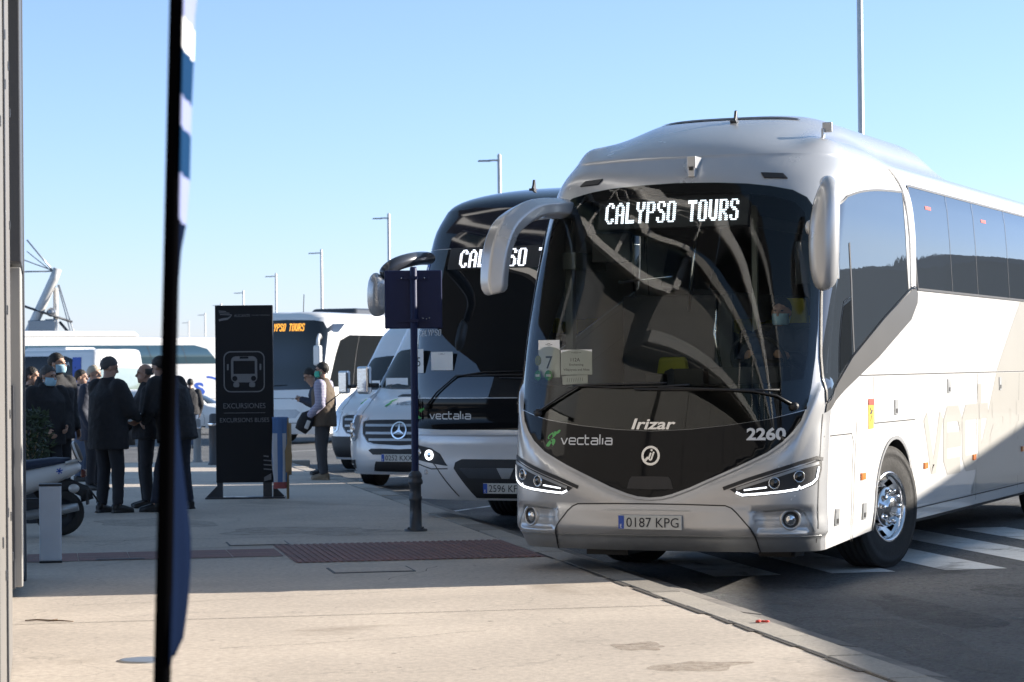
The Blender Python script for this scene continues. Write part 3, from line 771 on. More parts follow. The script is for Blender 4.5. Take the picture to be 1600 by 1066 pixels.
    # arch lips and liners
    for xc, hw, top, r0 in ARCH:
        arc_ = []
        for k in range(0, 25):
            g = math.pi * k / 24; arc_.append((xc + (hw + .012) * math.cos(g), max(.31, r0 + (top + .012 - r0) * math.sin(g) ** .8)))
        S1.ribbon('arch_lip', [[flank(x, z, sg) for x, z in arc_]], .03, M['silver'], bus1, off=.010)
        b = MB(); vs = []; fs = []
        for k in range(25):
            g = math.pi * k / 24; x = xc + (hw + .01) * math.cos(g); z = max(.26, r0 + (top + .01 - r0) * math.sin(g) ** .8)
            vs += [(x, sg * 1.268, z), (x, sg * .62, z)]
            if k: fs.append((2 * k - 2, 2 * k, 2 * k + 1, 2 * k - 1))
        b.add(vs, fs, 0, True); b.box((xc, sg * .60, .70), (2 * hw, .02, .86)); b.build('wheel_housing', M['black'], bus1)
for sg in (1, -1):
    wheel_parts(bus1, -2.62, sg * 1.09, sg, steer=R(-14))
    wheel_parts(bus1, -9.95, sg * 1.09, sg)
# underfloor
b = MB(); b.box((-6.6, 0, .42), (11.5, 2.2, .25)); b.box((-.9, 0, .36), (1.0, 1.9, .14)); b.box((-1.0, .75, .27), (.25, .3, .12)); b.box((-.6, -.5, .28), (.5, .35, .08)); b.tube([(-.55, .98, .36), (-.55, .98, .25)], .02, 8)
b.tube([(-2.62, -.95, .5), (-2.62, .95, .5)], .07, 10); b.tube([(-9.95, -.95, .5), (-9.95, .95, .5)], .09, 10)
b.build('underfloor', M['black'], bus1)
# roof furniture
bv = drop(roof1)
slit = smooth_poly([(-2.06, -.62), (-1.90, -.40), (-1.83, 0), (-1.90, .40), (-2.06, .64)], 6, False) + smooth_poly([(-2.10, .60), (-2.03, .36), (-1.98, 0), (-2.03, -.36), (-2.10, -.58)], 6, False)
draped(bv, 'air_intake', slit, M['black'], bus1, off=.006, res=.05)
def fin(x, y, h=.10, l=.10, mt='darksteel'):
    hit = bv.ray_cast(Vector((x, y, 6)), Vector((0, 0, -1)))[0]; b = MB()
    b.prism([(l * .5, -.01), (l * .1, h * .35), (-l * .15, h), (-l * .3, h), (-l * .5, -.01)], -.012, .012, 'Y', M=Matrix.Translation(hit)); b.box(tuple(hit), (l * 1.2, .06, .02))
    return b.build('aerial_fin', M[mt], bus1, .006)
fin(-1.72, .17, .10); 
for sg in (1,):
    hit = bv.ray_cast(Vector((-1.55, sg * .98, 6)), Vector((0, 0, -1)))[0]; b = MB()
    b.box((hit.x, hit.y, hit.z + .03), (.05, .025, .09)); b.box((hit.x - .02, hit.y + sg * .03, hit.z + .085), (.02, .085, .085)); b.build('marker_blade', M['silver'], bus1, .008)
p = S1.at(.12, 3.36); b = MB(); b.box((p.x + .03, p.y, p.z + .02), (.16, .075, .10)); b.box((p.x + .075, p.y, p.z - .05), (.07, .06, .09)); b.box((p.x + .115, p.y, p.z - .03), (.01, .035, .03), 1)
b.build('front_camera', [M['silver'], M['black']], bus1, .014)
for sg in (1, -1):
    S1.panel('position_lamp', (lambda q: q if sg > 0 else mir(q))([(.71, 3.275), (.89, 3.265), (.93, 3.225), (.74, 3.232)]), M['black'], bus1, off=.012, rim=.012, res=.05)
# mirrors
def mirror_shell(pts, radii, name, parent, seg=20):
    b = MB(); b.tube(pts, radii, seg, flat=1.0); return b.build(name, M['silver'], parent)
# driver's mirror: drop-shaped housing hung from the roof corner
b = MB()
pts = [(-.62, 1.24, 3.16), (-.42, 1.34, 3.155), (-.33, 1.37, 3.11), (-.30, 1.36, 3.02), (-.29, 1.345, 2.88), (-.28, 1.335, 2.72), (-.28, 1.335, 2.56), (-.28, 1.335, 2.42), (-.285, 1.345, 2.345), (-.29, 1.36, 2.315)]
rad = [(.05, .05), (.055, .06), (.075, .085), (.10, .10), (.115, .115), (.122, .12), (.118, .118), (.105, .105), (.085, .085), (.04, .04)]
b.tube(pts, rad, 22)
dm = b.build('mirror', M['silver'], bus1)
sd = dm.modifiers.new('subdiv', 'SUBSURF'); sd.levels = 1; sd.render_levels = 1
b = MB(); b.box((-.415, 1.335, 2.66), (.012, .17, .52)); b.build('mirror_glass', M['chrome'], dm, .004)
b = MB(); b.ball((-.34, 1.21, 2.80), (.05, .04, .06)); b.build('mirror_sensor', M['silver'], dm)
# kerb-side mirror: horn-shaped arm curving forward and down
b = MB()
pts = smooth_poly([(-.85, -.99, 3.045), (-.655, -1.014, 3.043), (-.517, -1.075, 3.037), (-.333, -1.131, 3.008), (-.172, -1.176, 2.944), (-.044, -1.222, 2.852), (.027, -1.255, 2.711), (.055, -1.272, 2.558), (.062, -1.280, 2.42), (.055, -1.268, 2.33)], 3, False)
n_ = len(pts); rad = []
for i in range(n_):
    t = i / (n_ - 1); wd = .098 + .030 * math.sin(min(1, t * 1.15) * math.pi * .75); 
    if t > .9: wd *= 1 - ((t - .9) / .1) ** 2 * .45
    rad.append((.088 + .016 * t, wd))
b.tube(pts, rad, 6, up=(0, 1, 0)); b.sm = [False] * len(b.sm)
km = b.build('mirror', M['silver'], bus1)
bv_ = km.modifiers.new('bevel', 'BEVEL'); bv_.width = .038; bv_.segments = 4; bv_.limit_method = 'ANGLE'; bv_.angle_limit = R(25)
km.data.polygons.foreach_set('use_smooth', [True] * len(km.data.polygons)); wn_ = km.modifiers.new('weighted', 'WEIGHTED_NORMAL'); wn_.keep_sharp = False
b = MB(); b.tube([(-.60, -1.037, 3.041), (-.593, -1.040, 3.0408)], [(.090, .103), (.090, .103)], 6, up=(0, 1, 0)); b.build('mirror_joint', M['black'], km)
b = MB(); b.box((-.005, -1.262, 2.52), (.012, .13, .30)); b.build('mirror_glass', M['chrome'], km, .004)
# ---- cabin
b = MB()
b.box((-6.5, 0, .80), (11.6, 2.40, .10)); b.box((-1.55, 0, 1.00), (1.0, 2.36, .10))
b.build('cabin_floor', M['dash'], bus1)
ceil_pts = [(-.95, 0, 3.14)]
b = MB(); b.box((-6.8, 0, 3.30), (10.4, 2.0, .06)); b.box((-1.25, 0, 3.27), (.4, 1.5, .08)); b.box((-2.6, .95, 3.06), (2.0, .25, .3)); b.box((-2.6, -.95, 3.06), (2.0, .25, .3))
b.build('cabin_ceiling', M['interior'], bus1, .02)
# dashboard follows the windscreen
V = []; n = 25
for i in range(n):
    a = -1.18 + 2.36 * i / (n - 1)
    p0 = S1.at(a, 1.56, -.05); p1 = Vector((p0.x * .4 - .50, p0.y * .94, 1.50 + (.10 if p0.y > .2 else 0))); p2 = Vector((p1.x - .15, p1.y, 1.02)); p3 = S1.at(a, 1.2, -.06)
    V += [p3, p0, p1, p2]
b = MB(); b.add(V, [(4 * i + k, 4 * i + 4 + k, 4 * i + 5 + k, 4 * i + 1 + k) for i in range(n - 1) for k in range(3)], 0, True)
b.box((-.62, .62, 1.66), (.22, .62, .14)); b.box((-.6, .15, 1.64), (.2, .25, .16)); b.box((-.72, -.2, 1.62), (.1, .16, .12))
db = b.build('dashboard', M['dash'], bus1, .01)
# steering wheel
T = Matrix.Translation((-.86, .62, 1.78)) @ Matrix.Rotation(R(-62), 4, 'Y')
b = MB(); ring = [(.225 * math.cos(2 * math.pi * k / 28), .225 * math.sin(2 * math.pi * k / 28), 0) for k in range(29)]
b.tube(ring, .016, 8, M=T, cap=False); b.ball((0, 0, -.02), (.075, .07, .03), M=T); b.box((0, .1, -.01), (.03, .2, .015), M=T); b.box((0, -.1, -.01), (.03, .2, .015), M=T); b.box((-.1, 0, -.01), (.2, .03, .015), M=T); b.tube([(0, 0, -.02), (0, 0, -.3)], .03, 8, M=T)
b.build('steering_wheel', M['black'], bus1)
# seats: two rows behind, the courier seat in front
for x in (-2.75, -3.7, -4.65, -5.6):
    for y in (-.95, -.47, .47, .95): seat(bus1, x, y, M['seaty'], .98)
seat(bus1, -1.45, -.42, M['seaty'], .62)
ds = MB(); ds.box((-1.48, .62, 1.34), (.52, .52, .14)); ds.box((-1.76, .62, 1.72), (.14, .50, .74)); ds.box((-1.48, .62, 1.14), (.3, .3, .30)); d_ = ds.build('driver_seat', M['seat'], bus1, .03)
ds = MB(); ds.box((-1.79, .62, 2.18), (.11, .30, .24), taper=.85); ds.build('headrest', M['seaty'], d_, .03)
b = MB(); b.box((-1.0, -1.05, 2.15), (.09, .07, 1.9)); b.box((-1.98, .25, 2.05), (.05, .05, 2.1)); b.box((-1.2, -1.0, 2.62), (.7, .12, .14)); b.build('pale_pillar', M['cabinlight'], bus1, .01)
b = MB(); b.tube([(-1.05, .22, 2.3), (-1.02, .20, 2.0), (-1.0, .26, 1.7)], .014, 8); b.tube([(-1.4, -.05, 3.1), (-1.32, -.12, 2.2)], .016, 8); b.tube([(-1.22, -.7, 2.45), (-1.15, -.2, 2.48)], .012, 8); b.build('handrail', M['chrome'], bus1)
b = MB(); b.box((-1.98, -.45, 1.9), (.04, 1.0, .9)); b.build('partition', M['interior'], bus1, .01)
b = MB(); b.box((-.95, -.66, 2.72), (.05, .34, .24)); b.build('sun_visor', M['dash'], bus1, .01)
b = MB(); b.box((-.80, 1.06, 2.55), (.02, .22, .34)); b.build('cabin_screen', M['interior'], bus1, .01)
# destination sign behind the top of the windscreen
sx, tilt = -.82, R(-10)
T = frame((sx + .14, -.03, 2.985), (0, 1, 0), (-.26, 0, 1))
b = MB(); b.box((0, 0, -.03), (1.28, .27, .06), M=T); sg_ = b.build('destination_sign', M['dash'], bus1, .006)
V, Fc = dot_word('CALYPSO TOURS', 1.135, .182); flat_mesh('sign_lettering', V, Fc, T @ Matrix.Translation((-.01, .0, .004)), M['led'], sg_)
# notices taped inside the windscreen: things of their own
def notice(S, root, name, a, z, w, h, label, cat, texts, group=None, off=-.02, tint='paper', bird=True, roll=0.0):
    p = S.at(a, z, off); n_ = S.nrm(a, z); xa = Vector((0, 0, 1)).cross(n_)
    T = root.matrix_basis @ frame(p, xa, (0, 0, 1)) if False else frame(p, xa, (0, 0, 1)) @ Matrix.Rotation(roll, 4, 'Z')
    Rm = Matrix.Translation(root.location) @ Matrix.Rotation(root.rotation_euler.z, 4, 'Z')
    b = MB(); b.box((0, 0, 0), (w, h, .002)); o = link(name, b.mesh(name), M[tint]); o.matrix_world = Rm @ T
    tag(o, label, cat, group)
    for body, x, y, tw, th in texts:
        text_on('lettering', body, Matrix.Translation((x, y, .0018)), .05, M['ink'], o, w=tw, h=th)
    if bird:
        V = []; Fc = []
        for s_ in (1, -1): bar(V, Fc, (0, h * .36), (s_ * w * .16, h * .385), h * .012)
        bar(V, Fc, (-.02, h * .40), (.015, h * .405), h * .012)
        flat_mesh('small_crest', V, Fc, Matrix.Translation((0, 0, .0018)), M['ink'], o)
    return o
notice(S1, bus1, 'paper_notice', -.97, 1.815, .235, .30, 'white paper numbered 7 in the corner of the silver coach windscreen', 'notice', [('7', 0, -.03, .075, .10)])
notice(S1, bus1, 'paper_notice', -.69, 1.785, .29, .20, 'white paper reading 112A behind the silver coach windscreen', 'notice', [('112A', -.01, .02, .085, .028), ('Enchanting', 0, -.022, .13, .022), ('Villajoyosa and Altea', 0, -.062, .24, .024)])
notice(S1, bus1, 'paper_notice', -.69, 1.645, .235, .07, 'small bluish slip of paper under the 112A notice', 'notice', [('/ / / / / / / /', 0, 0, .15, .03)], bird=False, roll=R(2))
for a, z, m_, lb in ((-1.10, 1.80, 'yellow', 'round yellow sticker beside the number 7 notice'), (-1.085, 1.68, 'green', 'green round sticker at the left below the yellow sticker'), (-.955, 1.68, 'green', 'green round sticker with pale bar below the number 7')):
    p = S1.at(a, z, -.016); n_ = S1.nrm(a, z); T = frame(p, Vector((0, 0, 1)).cross(n_), (0, 0, 1))
    b = MB(); b.lathe([(.042, 0), (.042, .002), (.0005, .002)], 24, axis='Z'); o = link('round_sticker', b.mesh('round_sticker'), M['seaty'] if m_ == 'yellow' else M[m_])
    o.matrix_world = Matrix.Translation(bus1.location) @ Matrix.Rotation(bus1.rotation_euler.z, 4, 'Z') @ T
    tag(o, lb, 'sticker')
    if m_ == 'green':
        b = MB(); b.box((0, 0, .003), (.05, .02, .002)); b.build('sticker_bar', M['paper'], o)
M['vanish'] = mat('dark_mirror_shell', (.05, .055, .07), .3, .2, .6, .05, 3)
# ---- second coach: dark glazed front, silver lower half
bus2 = empty('coach', (-.07, 26.02, ROAD), math.atan2(-math.cos(TH1), -math.sin(TH1)),
             'black fronted coach with silver bumper standing behind the blue road sign', 'coach')
S2 = Shell(P=[(.30, -.12), (.40, -.05), (.55, 0), (.8, .01), (1.04, 0), (1.10, -.035), (1.4, -.05), (1.8, -.12), (2.2, -.21), (2.6, -.32), (3.0, -.45), (3.25, -.56), (3.5, -.74)],
           W=[(.30, 1.22), (.5, 1.262), (.9, 1.275), (1.12, 1.268), (2.4, 1.275), (3.0, 1.268), (3.3, 1.245), (3.5, 1.19)],
           D=[(.30, .42), (2.6, .46), (3.5, .56)], length=10.6, n=2.9, m=2.4, z0=.32, z1=3.50)
body2 = shell_body(S2, 'body', M['vansilver'], bus2, [], [(-2.7, .66, 1.08, .36), (-7.8, .66, 1.08, .36)], resb=.08)
roof2 = shell_roof(S2, 3.80, None, inset=1.5, rows=12, mats=M['navygloss'], parent=bus2, step=.12)
E2 = 1.46
bk = S2.panel('front_panel', [(-E2, 1.415), (E2, 1.415), (E2, 1.10), (.7, 1.075), (0, 1.065), (-.7, 1.075), (-E2, 1.10)], M['blackgloss'], bus2, off=.006, res=.09)
S2.panel('windscreen', [(-E2, 1.425), (E2, 1.425), (E2 + .02, 2.2), (E2, 3.05), (-E2, 3.05), (-E2 - .02, 2.2)], M['screenblack'], bus2, off=.008, res=.08)
S2.panel('roof_cap', [(-E2, 3.06), (E2, 3.06), (E2, 3.498), (-E2, 3.498)], M['navygloss'], bus2, off=.006, res=.08, rim=0)
for sg in (1, -1):
    S2.panel('side_glazing', (lambda q: q if sg > 0 else mir(q))([(E2 + .08, 1.75), (S2.side(-10.2, 2), 1.75), (S2.side(-10.2, 2), 3.15), (E2 + .08, 3.15)]), M['sidetint'], bus2, off=.006, res=.3)
    g = (lambda p: p) if sg > 0 else mir
    h = S2.panel('headlight', g([(1.46, .94), (1.25, .93), (.92, .88), (.80, .82), (.74, .735), (.70, .69), (.80, .70), (1.10, .745), (1.46, .775)]), M['black'], bus2, off=.006, res=.05)
    for ya, za, r, k in ((.94, .805, .055, 0), (1.12, .83, .05, 1)):
        p = S2.at(sg * ya, za); n_ = S2.nrm(sg * ya, za); T = frame(p, Vector((0, 0, 1)).cross(n_), (0, 0, 1))
        b = MB(); b.lathe([(r, .0), (r, .02), (r * .6, .018), (r * .58, .0)], 26, axis='Z', M=T); q = b.build('lamp_ring', M['drl'] if k == 0 else M['chrome'], h)
        b = MB(); b.lathe([(r * .6, .014), (r * .3, .019), (.0005, .02)], 18, axis='Z', M=T); b.build('lamp_bulb', M['chrome'], q)
    p = S2.at(sg * 1.0, .62); b = MB(); b.box(tuple(p), (.02, .035, .05)); b.build('tow_cap', M['silver'], bus2, .006)
    S2.ribbon('bumper_seam', [[(sg * .92, .74), (sg * .86, .69), (sg * .72, .50), (sg * .62, .36)], [(sg * 1.46, .735), (sg * 1.1, .70), (sg * .92, .655), (sg * .70, .66)]], .012, M['black'], bus2, off=.002)
gr = S2.panel('lower_grille', sym([(0, .765), (.52, .765), (.60, .73), (.62, .665), (.40, .35), (0, .35)]), M['black'], bus2, off=.010, res=.08)
S2.panel('grille_bar', sym([(0, .672), (.55, .668), (.44, .565), (0, .56)]), M['darksteel'], gr, off=.022, res=.08, rim=.012)
S2.panel('centre_shield', [(-.10, .672), (-.045, .565), (.045, .565), (.10, .672)], M['steel'], gr, off=.032, res=.08, rim=.012)
S2.ribbon('silver_crease', [[(a, 1.045) for a in np.linspace(-1.5, 1.5, 30)]], .05, M['vansilver'], bus2, off=.016)
number_plate(bus2, (.035, .0, .455), '2596 KFW')
v, f = stroke_word('vectalia', .062, .0135); v = fit(v, .53, .092); on_front(S2, 'operator_lettering', v, f, -.70, 1.235, M['whitetext'], bus2, .0105)
emblem_leaf(S2, bus2, -1.115, 1.235, 1.35)
w_ = wiper(S2, bus2, [(-1.0, 1.33), (-.85, 1.48), (-.63, 1.645), (-.30, 1.69), (.2, 1.70)], (-1.0, 1.33))
b = MB(); b.tube([S2.at(a, z, .025) for a, z in [(-.63, 1.655), (-.2, 1.66), (.4, 1.66)]], .012, 6); b.build('wiper_blade', M['black'], w_)
wiper(S2, bus2, [(.9, 1.33), (.6, 1.55), (.3, 1.62), (-.1, 1.63)], (.9, 1.33))
p = S2.at(.02, 2.945, .012); nn = S2.nrm(0, 2.945); T = frame(p, (0, 1, 0), (nn.z * -1, 0, nn.x))
sg2 = S2.panel('destination_sign', [(-.88, 2.82), (.88, 2.82), (.88, 3.06), (-.88, 3.06)], M['dash'], bus2, off=.011, rim=0)
V, Fc = dot_word('CALYPSO TOURS', 1.52, .20)
on_front(S2, 'sign_lettering', V, Fc, .03, 2.935, M['led'], sg2, .0135)
V, Fc = dot_word('CALYPSO', .33, .07); on_front(S2, 'small_sign_lettering', V, Fc, -1.03, 2.13, M['whitetext'], bus2, .0115)
S2.panel('access_symbol', [(-1.36, 2.78), (-1.19, 2.78), (-1.19, 2.96), (-1.36, 2.96)], M['euroblue'], bus2, off=.0105, rim=0)
V, Fc = text_mesh('\u267f', .1)
V = []; Fc = []
for k in range(9):
    g = math.pi * (.9 + 1.2 * k / 8); V += [(.045 * math.cos(g) - .005, .045 * math.sin(g) - .02), (.032 * math.cos(g) - .005, .032 * math.sin(g) - .02)]
    if k: Fc.append((2 * k - 2, 2 * k, 2 * k + 1, 2 * k - 1))
bar(V, Fc, (-.01, .05), (-.005, -.02), .016); bar(V, Fc, (-.005, -.02), (.03, -.02), .014); bar(V, Fc, (.03, -.02), (.05, -.06), .014)
on_front(S2, 'access_figure', V, Fc, -1.21, 2.87, M['whitetext'], bus2, .0125)
notice(S2, bus2, 'paper_notice', -1.16, 1.82, .20, .26, 'white paper numbered 5 on the black coach behind the sign post', 'notice', [('5', 0, -.01, .07, .10)], off=.034, bird=False)
notice(S2, bus2, 'paper_notice', -.81, 1.815, .29, .20, 'blank looking white paper beside the number 5 notice', 'notice', [], off=.034)
b = MB(); pts = [(-.45, -1.06, 2.95), (-.05, -.98, 2.94), (.20, -.95, 2.925), (.40, -1.03, 2.885), (.51, -1.12, 2.82), (.555, -1.19, 2.72)]
b.tube(pts, [.075, .075, .075, .078, .08, .07], 16, up=(0, 1, 0))
m2 = b.build('mirror_arm', M['vanish'], bus2); sd = m2.modifiers.new('subdiv', 'SUBSURF'); sd.levels = 1; sd.render_levels = 2
b = MB(); b.tube([(.56, -1.20, 2.74), (.56, -1.225, 2.72), (.565, -1.24, 2.6), (.565, -1.24, 2.46), (.565, -1.235, 2.36), (.565, -1.22, 2.30)], [(.06, .06), (.10, .10), (.11, .11), (.11, .11), (.09, .10), (.04, .05)], 18, up=(0, 1, 0))
mh = b.build('mirror_housing', M['silver'], m2); sd = mh.modifiers.new('subdiv', 'SUBSURF'); sd.levels = 1; sd.render_levels = 1
b = MB(); pts = [(-.50, 1.1, 3.05), (-.2, 1.16, 3.05), (-.05, 1.25, 3.0), (.02, 1.33, 2.88), (.02, 1.36, 2.6), (.02, 1.34, 2.38)]
b.tube(pts, [.06, .07, .08, .10, .11, .05], 16, up=(0, 1, 0)); b.build('mirror', M['silver'], bus2)
for sg in (1, -1):
    wheel_parts(bus2, -2.7, sg * 1.09, sg); wheel_parts(bus2, -7.8, sg * 1.09, sg)
b = MB(); b.box((-5.4, 0, .45), (9.6, 2.2, .25)); b.box((-.8, 0, .42), (1.0, 1.9, .14)); b.box((-2.7, 0, .72), (1.4, 2.4, .7)); b.box((-7.8, 0, .72), (1.4, 2.4, .7)); b.build('underfloor', M['black'], bus2)
bv2 = drop(roof2)
for x, y, k in ((-1.5, -.28, 0), (-1.7, .25, 1)):
    hit = bv2.ray_cast(Vector((x, y, 6)), Vector((0, 0, -1)))[0]; b = MB()
    if k == 0: b.prism([(.05, -.01), (.01, .05), (-.01, .11), (-.025, .11), (-.05, -.01)], -.012, .012, 'Y', M=Matrix.Translation(hit)); b.box(tuple(hit), (.12, .06, .02)); b.build('aerial_fin', M['black'], bus2)
    else: b.box((hit.x, hit.y, hit.z + .05), (.05, .03, .12)); b.box((hit.x - .02, hit.y + .05, hit.z + .09), (.03, .14, .11)); b.build('marker_blade', M['silver'], bus2, .006)
p = S2.at(-.12, 3.13, .01); b = MB(); b.lathe([(.05, 0), (.05, .02), (.03, .05), (.0005, .06)], 18, axis='X', M=Matrix.Translation(p)); b.build('front_camera', M['steel'], bus2)

# ---- vans
def make_van(loc, rz, label, plate, black_bumper=False):
    r = empty('van', loc, rz, label, 'van')
    V_ = Shell(P=[(.22, -.10), (.34, -.02), (.5, 0), (.72, -.02), (.95, -.07), (1.08, -.14), (1.18, -.27), (1.30, -.56), (1.42, -.92), (1.6, -1.13), (1.85, -1.40), (2.05, -1.60), (2.3, -1.84), (2.5, -2.06), (2.64, -2.32)],
               W=[(.22, .93), (.5, .985), (.9, .99), (1.2, .97), (1.42, .965), (1.8, .93), (2.1, .90), (2.4, .87), (2.64, .80)],
               D=[(.22, .50), (.9, .50), (1.2, .48), (1.42, .40), (1.8, .34), (2.64, .32)], length=5.9, n=2.5, m=2.1, z0=.22, z1=2.64)
    pm = M['vansilver']
    shell_body(V_, 'body', pm, r, [], [(-.98, .40, .80, .30), (-4.6, .40, .80, .30)], resb=.06, res_front=.06)
    shell_roof(V_, 2.80, None, inset=.9, rows=8, mats=pm, parent=r, step=.14)
    ws = V_.panel('windscreen', sym([(0, 2.06), (.5, 2.05), (.82, 2.02), (.90, 1.98), (.98, 1.7), (1.03, 1.47), (.6, 1.44), (0, 1.435)]), M['tint'], r, off=.006, res=.08)
    b = MB()
    for sg in (1, -1):
        g = (lambda p: p) if sg > 0 else mir
        V_.panel('side_window', g([(V_.side(-1.55, 1.5), 1.45), (V_.side(-2.5, 1.5), 1.45), (V_.side(-2.5, 1.98), 1.98), (V_.side(-1.95, 1.98), 1.98)]), M['sidetint'], r, off=.006, res=.15)
        V_.panel('rear_glazing', g([(V_.side(-2.7, 1.5), 1.45), (V_.side(-5.6, 1.5), 1.45), (V_.side(-5.6, 1.98), 1.98), (V_.side(-2.7, 1.98), 1.98)]), M['sidetint'], r, off=.006, res=.2)
        h = V_.panel('headlight', g([(.69, 1.06), (.86, 1.07), (1.02, 1.05), (1.06, .98), (1.05, .80), (1.0, .70), (.80, .685), (.73, .74)]), M['headclear'], r, off=.008, res=.06)
        for a, z, q in ((.91, .885, .075), (.86, .77, .05)):
            p = V_.at(sg * a, z); n_ = V_.nrm(sg * a, z); T = frame(p, Vector((0, 0, 1)).cross(n_), (0, 0, 1))
            b2 = MB(); b2.lathe([(q, .0), (q, .02), (q * .8, .012), (.0005, .022)], 20, axis='Z', M=T); b2.build('reflector', M['chrome'], h)
        f_ = V_.panel('fog_inlet', g([(.80, .42), (1.06, .40), (1.08, .30), (.86, .29)]), M['black'], r, off=.008, res=.07)
        V_.ribbon('fog_trim', [[(sg * .86, .355), (sg * 1.05, .35)]], .02, M['chrome'], f_, off=.014)
        mm = MB(); mm.tube([(-1.28, sg * .95, 1.50), (-1.28, sg * 1.06, 1.50)], .035, 8); a_ = mm.build('mirror', M['black'], r)
        mm = MB(); mm.box((-1.25, sg * 1.17, 1.58), (.14, .20, .42)); mm.build('mirror_housing', M['chrome'], a_, .035)
        mm = MB(); mm.box((-1.33, sg * 1.17, 1.58), (.01, .17, .36)); mm.build('mirror_glass', M['black'], a_)
        for x in (-.98, -4.6): wheel_parts(r, x, sg * .86, sg, r=.345, wd=.22, rim=False, detail=False)
    V_.panel('hood_vent', [(-.30, 1.365), (.30, 1.365), (.33, 1.335), (-.33, 1.335)], M['black'], r, off=.006, res=.06)
    V_.ribbon('hood_seam', [[(-.72, 1.085), (-.70, 1.20), (-.80, 1.36)], [(.72, 1.085), (.70, 1.20), (.80, 1.36)]], .010, M['darksteel'], r)
    gr_ = V_.panel('radiator_grille', sym([(0, 1.005), (.52, 1.0), (.62, .97), (.60, .80), (.50, .685), (.4, .655), (0, .635)]), M['black'], r, off=.010, res=.07)
    for z, hw in ((.92, .57), (.81, .55), (.715, .49)):
        V_.ribbon('grille_slat', [[(a, z) for a in np.linspace(-hw, hw, 14)]], .036, M['steel'], gr_, off=.022)
    V_.ribbon('grille_frame', [[(-.56, 1.03), (-.66, .98), (-.63, .78), (-.52, .655), (-.4, .62), (0, .60), (.4, .62), (.52, .655), (.63, .78), (.66, .98), (.56, 1.03)]], .045, pm, r, off=.016)
    sv = []; sf = []
    for k in range(25):
        g = 2 * math.pi * k / 24; sv += [(.125 * math.cos(g), .125 * math.sin(g)), (.105 * math.cos(g), .105 * math.sin(g))]
        if k: sf.append((2 * k - 2, 2 * k, 2 * k + 1, 2 * k - 1))
    for k in range(3):
        g = math.pi / 2 + 2 * math.pi * k / 3; c, s_ = math.cos(g), math.sin(g); n = len(sv)
        sv += [(c * .112, s_ * .112), (-s_ * .02, c * .02), (s_ * .02, -c * .02)]; sf.append((n, n + 1, n + 2))
    on_front(V_, 'star_badge', sv, sf, 0, .845, M['chrometext'], gr_, .035)
    V_.panel('bumper_inlet', sym([(0, .585), (.45, .585), (.50, .56), (.42, .50), (0, .495)]), M['black'], r, off=.008, res=.08)
    V_.panel('bumper_inlet', sym([(0, .40), (.38, .40), (.46, .26), (0, .25)]), M['black'], r, off=.008, res=.08)
    V_.ribbon('bumper_lip', [[(a, .245) for a in np.linspace(-1.0, 1.0, 24)]], .04, pm, r, off=.03)
    if black_bumper: V_.panel('bumper', sym([(0, .62), (1.1, .62), (1.12, .24), (0, .24)]), M['black'], r, off=.02, res=.09, rim=.02)
    if plate: number_plate(r, (.04, 0, .455), plate)
    v, f = stroke_word('vectalia', .06, .014); v = fit(v, .5, .075)
    P2 = [(S_a(V_, p[0] + .03, 1.245 + p[1] * .9), 1.245 + p[1] * .9) for p in v]
    link('operator_lettering', V_.make('operator_lettering', P2, f, .006), M['greytext'], r)
    emblem_leaf(V_, r, -.33, 1.245, .9)
    b = MB(); b.box((-3.2, 0, .36), (5.0, 1.6, .2)); b.box((-1.0, 0, .5), (.9, 1.7, .5)); b.box((-4.6, 0, .5), (.9, 1.7, .5)); b.build('underfloor', M['black'], r)
    return r, V_
def S_a(S, y, z): return S.ry(y, z)
RZ = math.atan2(-math.cos(TH1), -math.sin(TH1))
van1, VS = make_van((-1.66, 35.4, ROAD + zg(35.4)), RZ, 'silver van with star badge parked beside the black coach, plate 0252', '0252 KXX')
van2, _ = make_van((-2.50, 43.2, ROAD + zg(43.2)), RZ, 'second van partly hidden behind the man in a vest', None, True)
for v_, nm in ((van1, 'white paper propped in the silver van windscreen by the post'), (van2, 'white paper behind the windscreen of the half hidden van')):
    o = notice(VS, v_, 'paper_notice', -.55, 1.515, .42, .17, nm, 'notice', [], off=.014, bird=False)

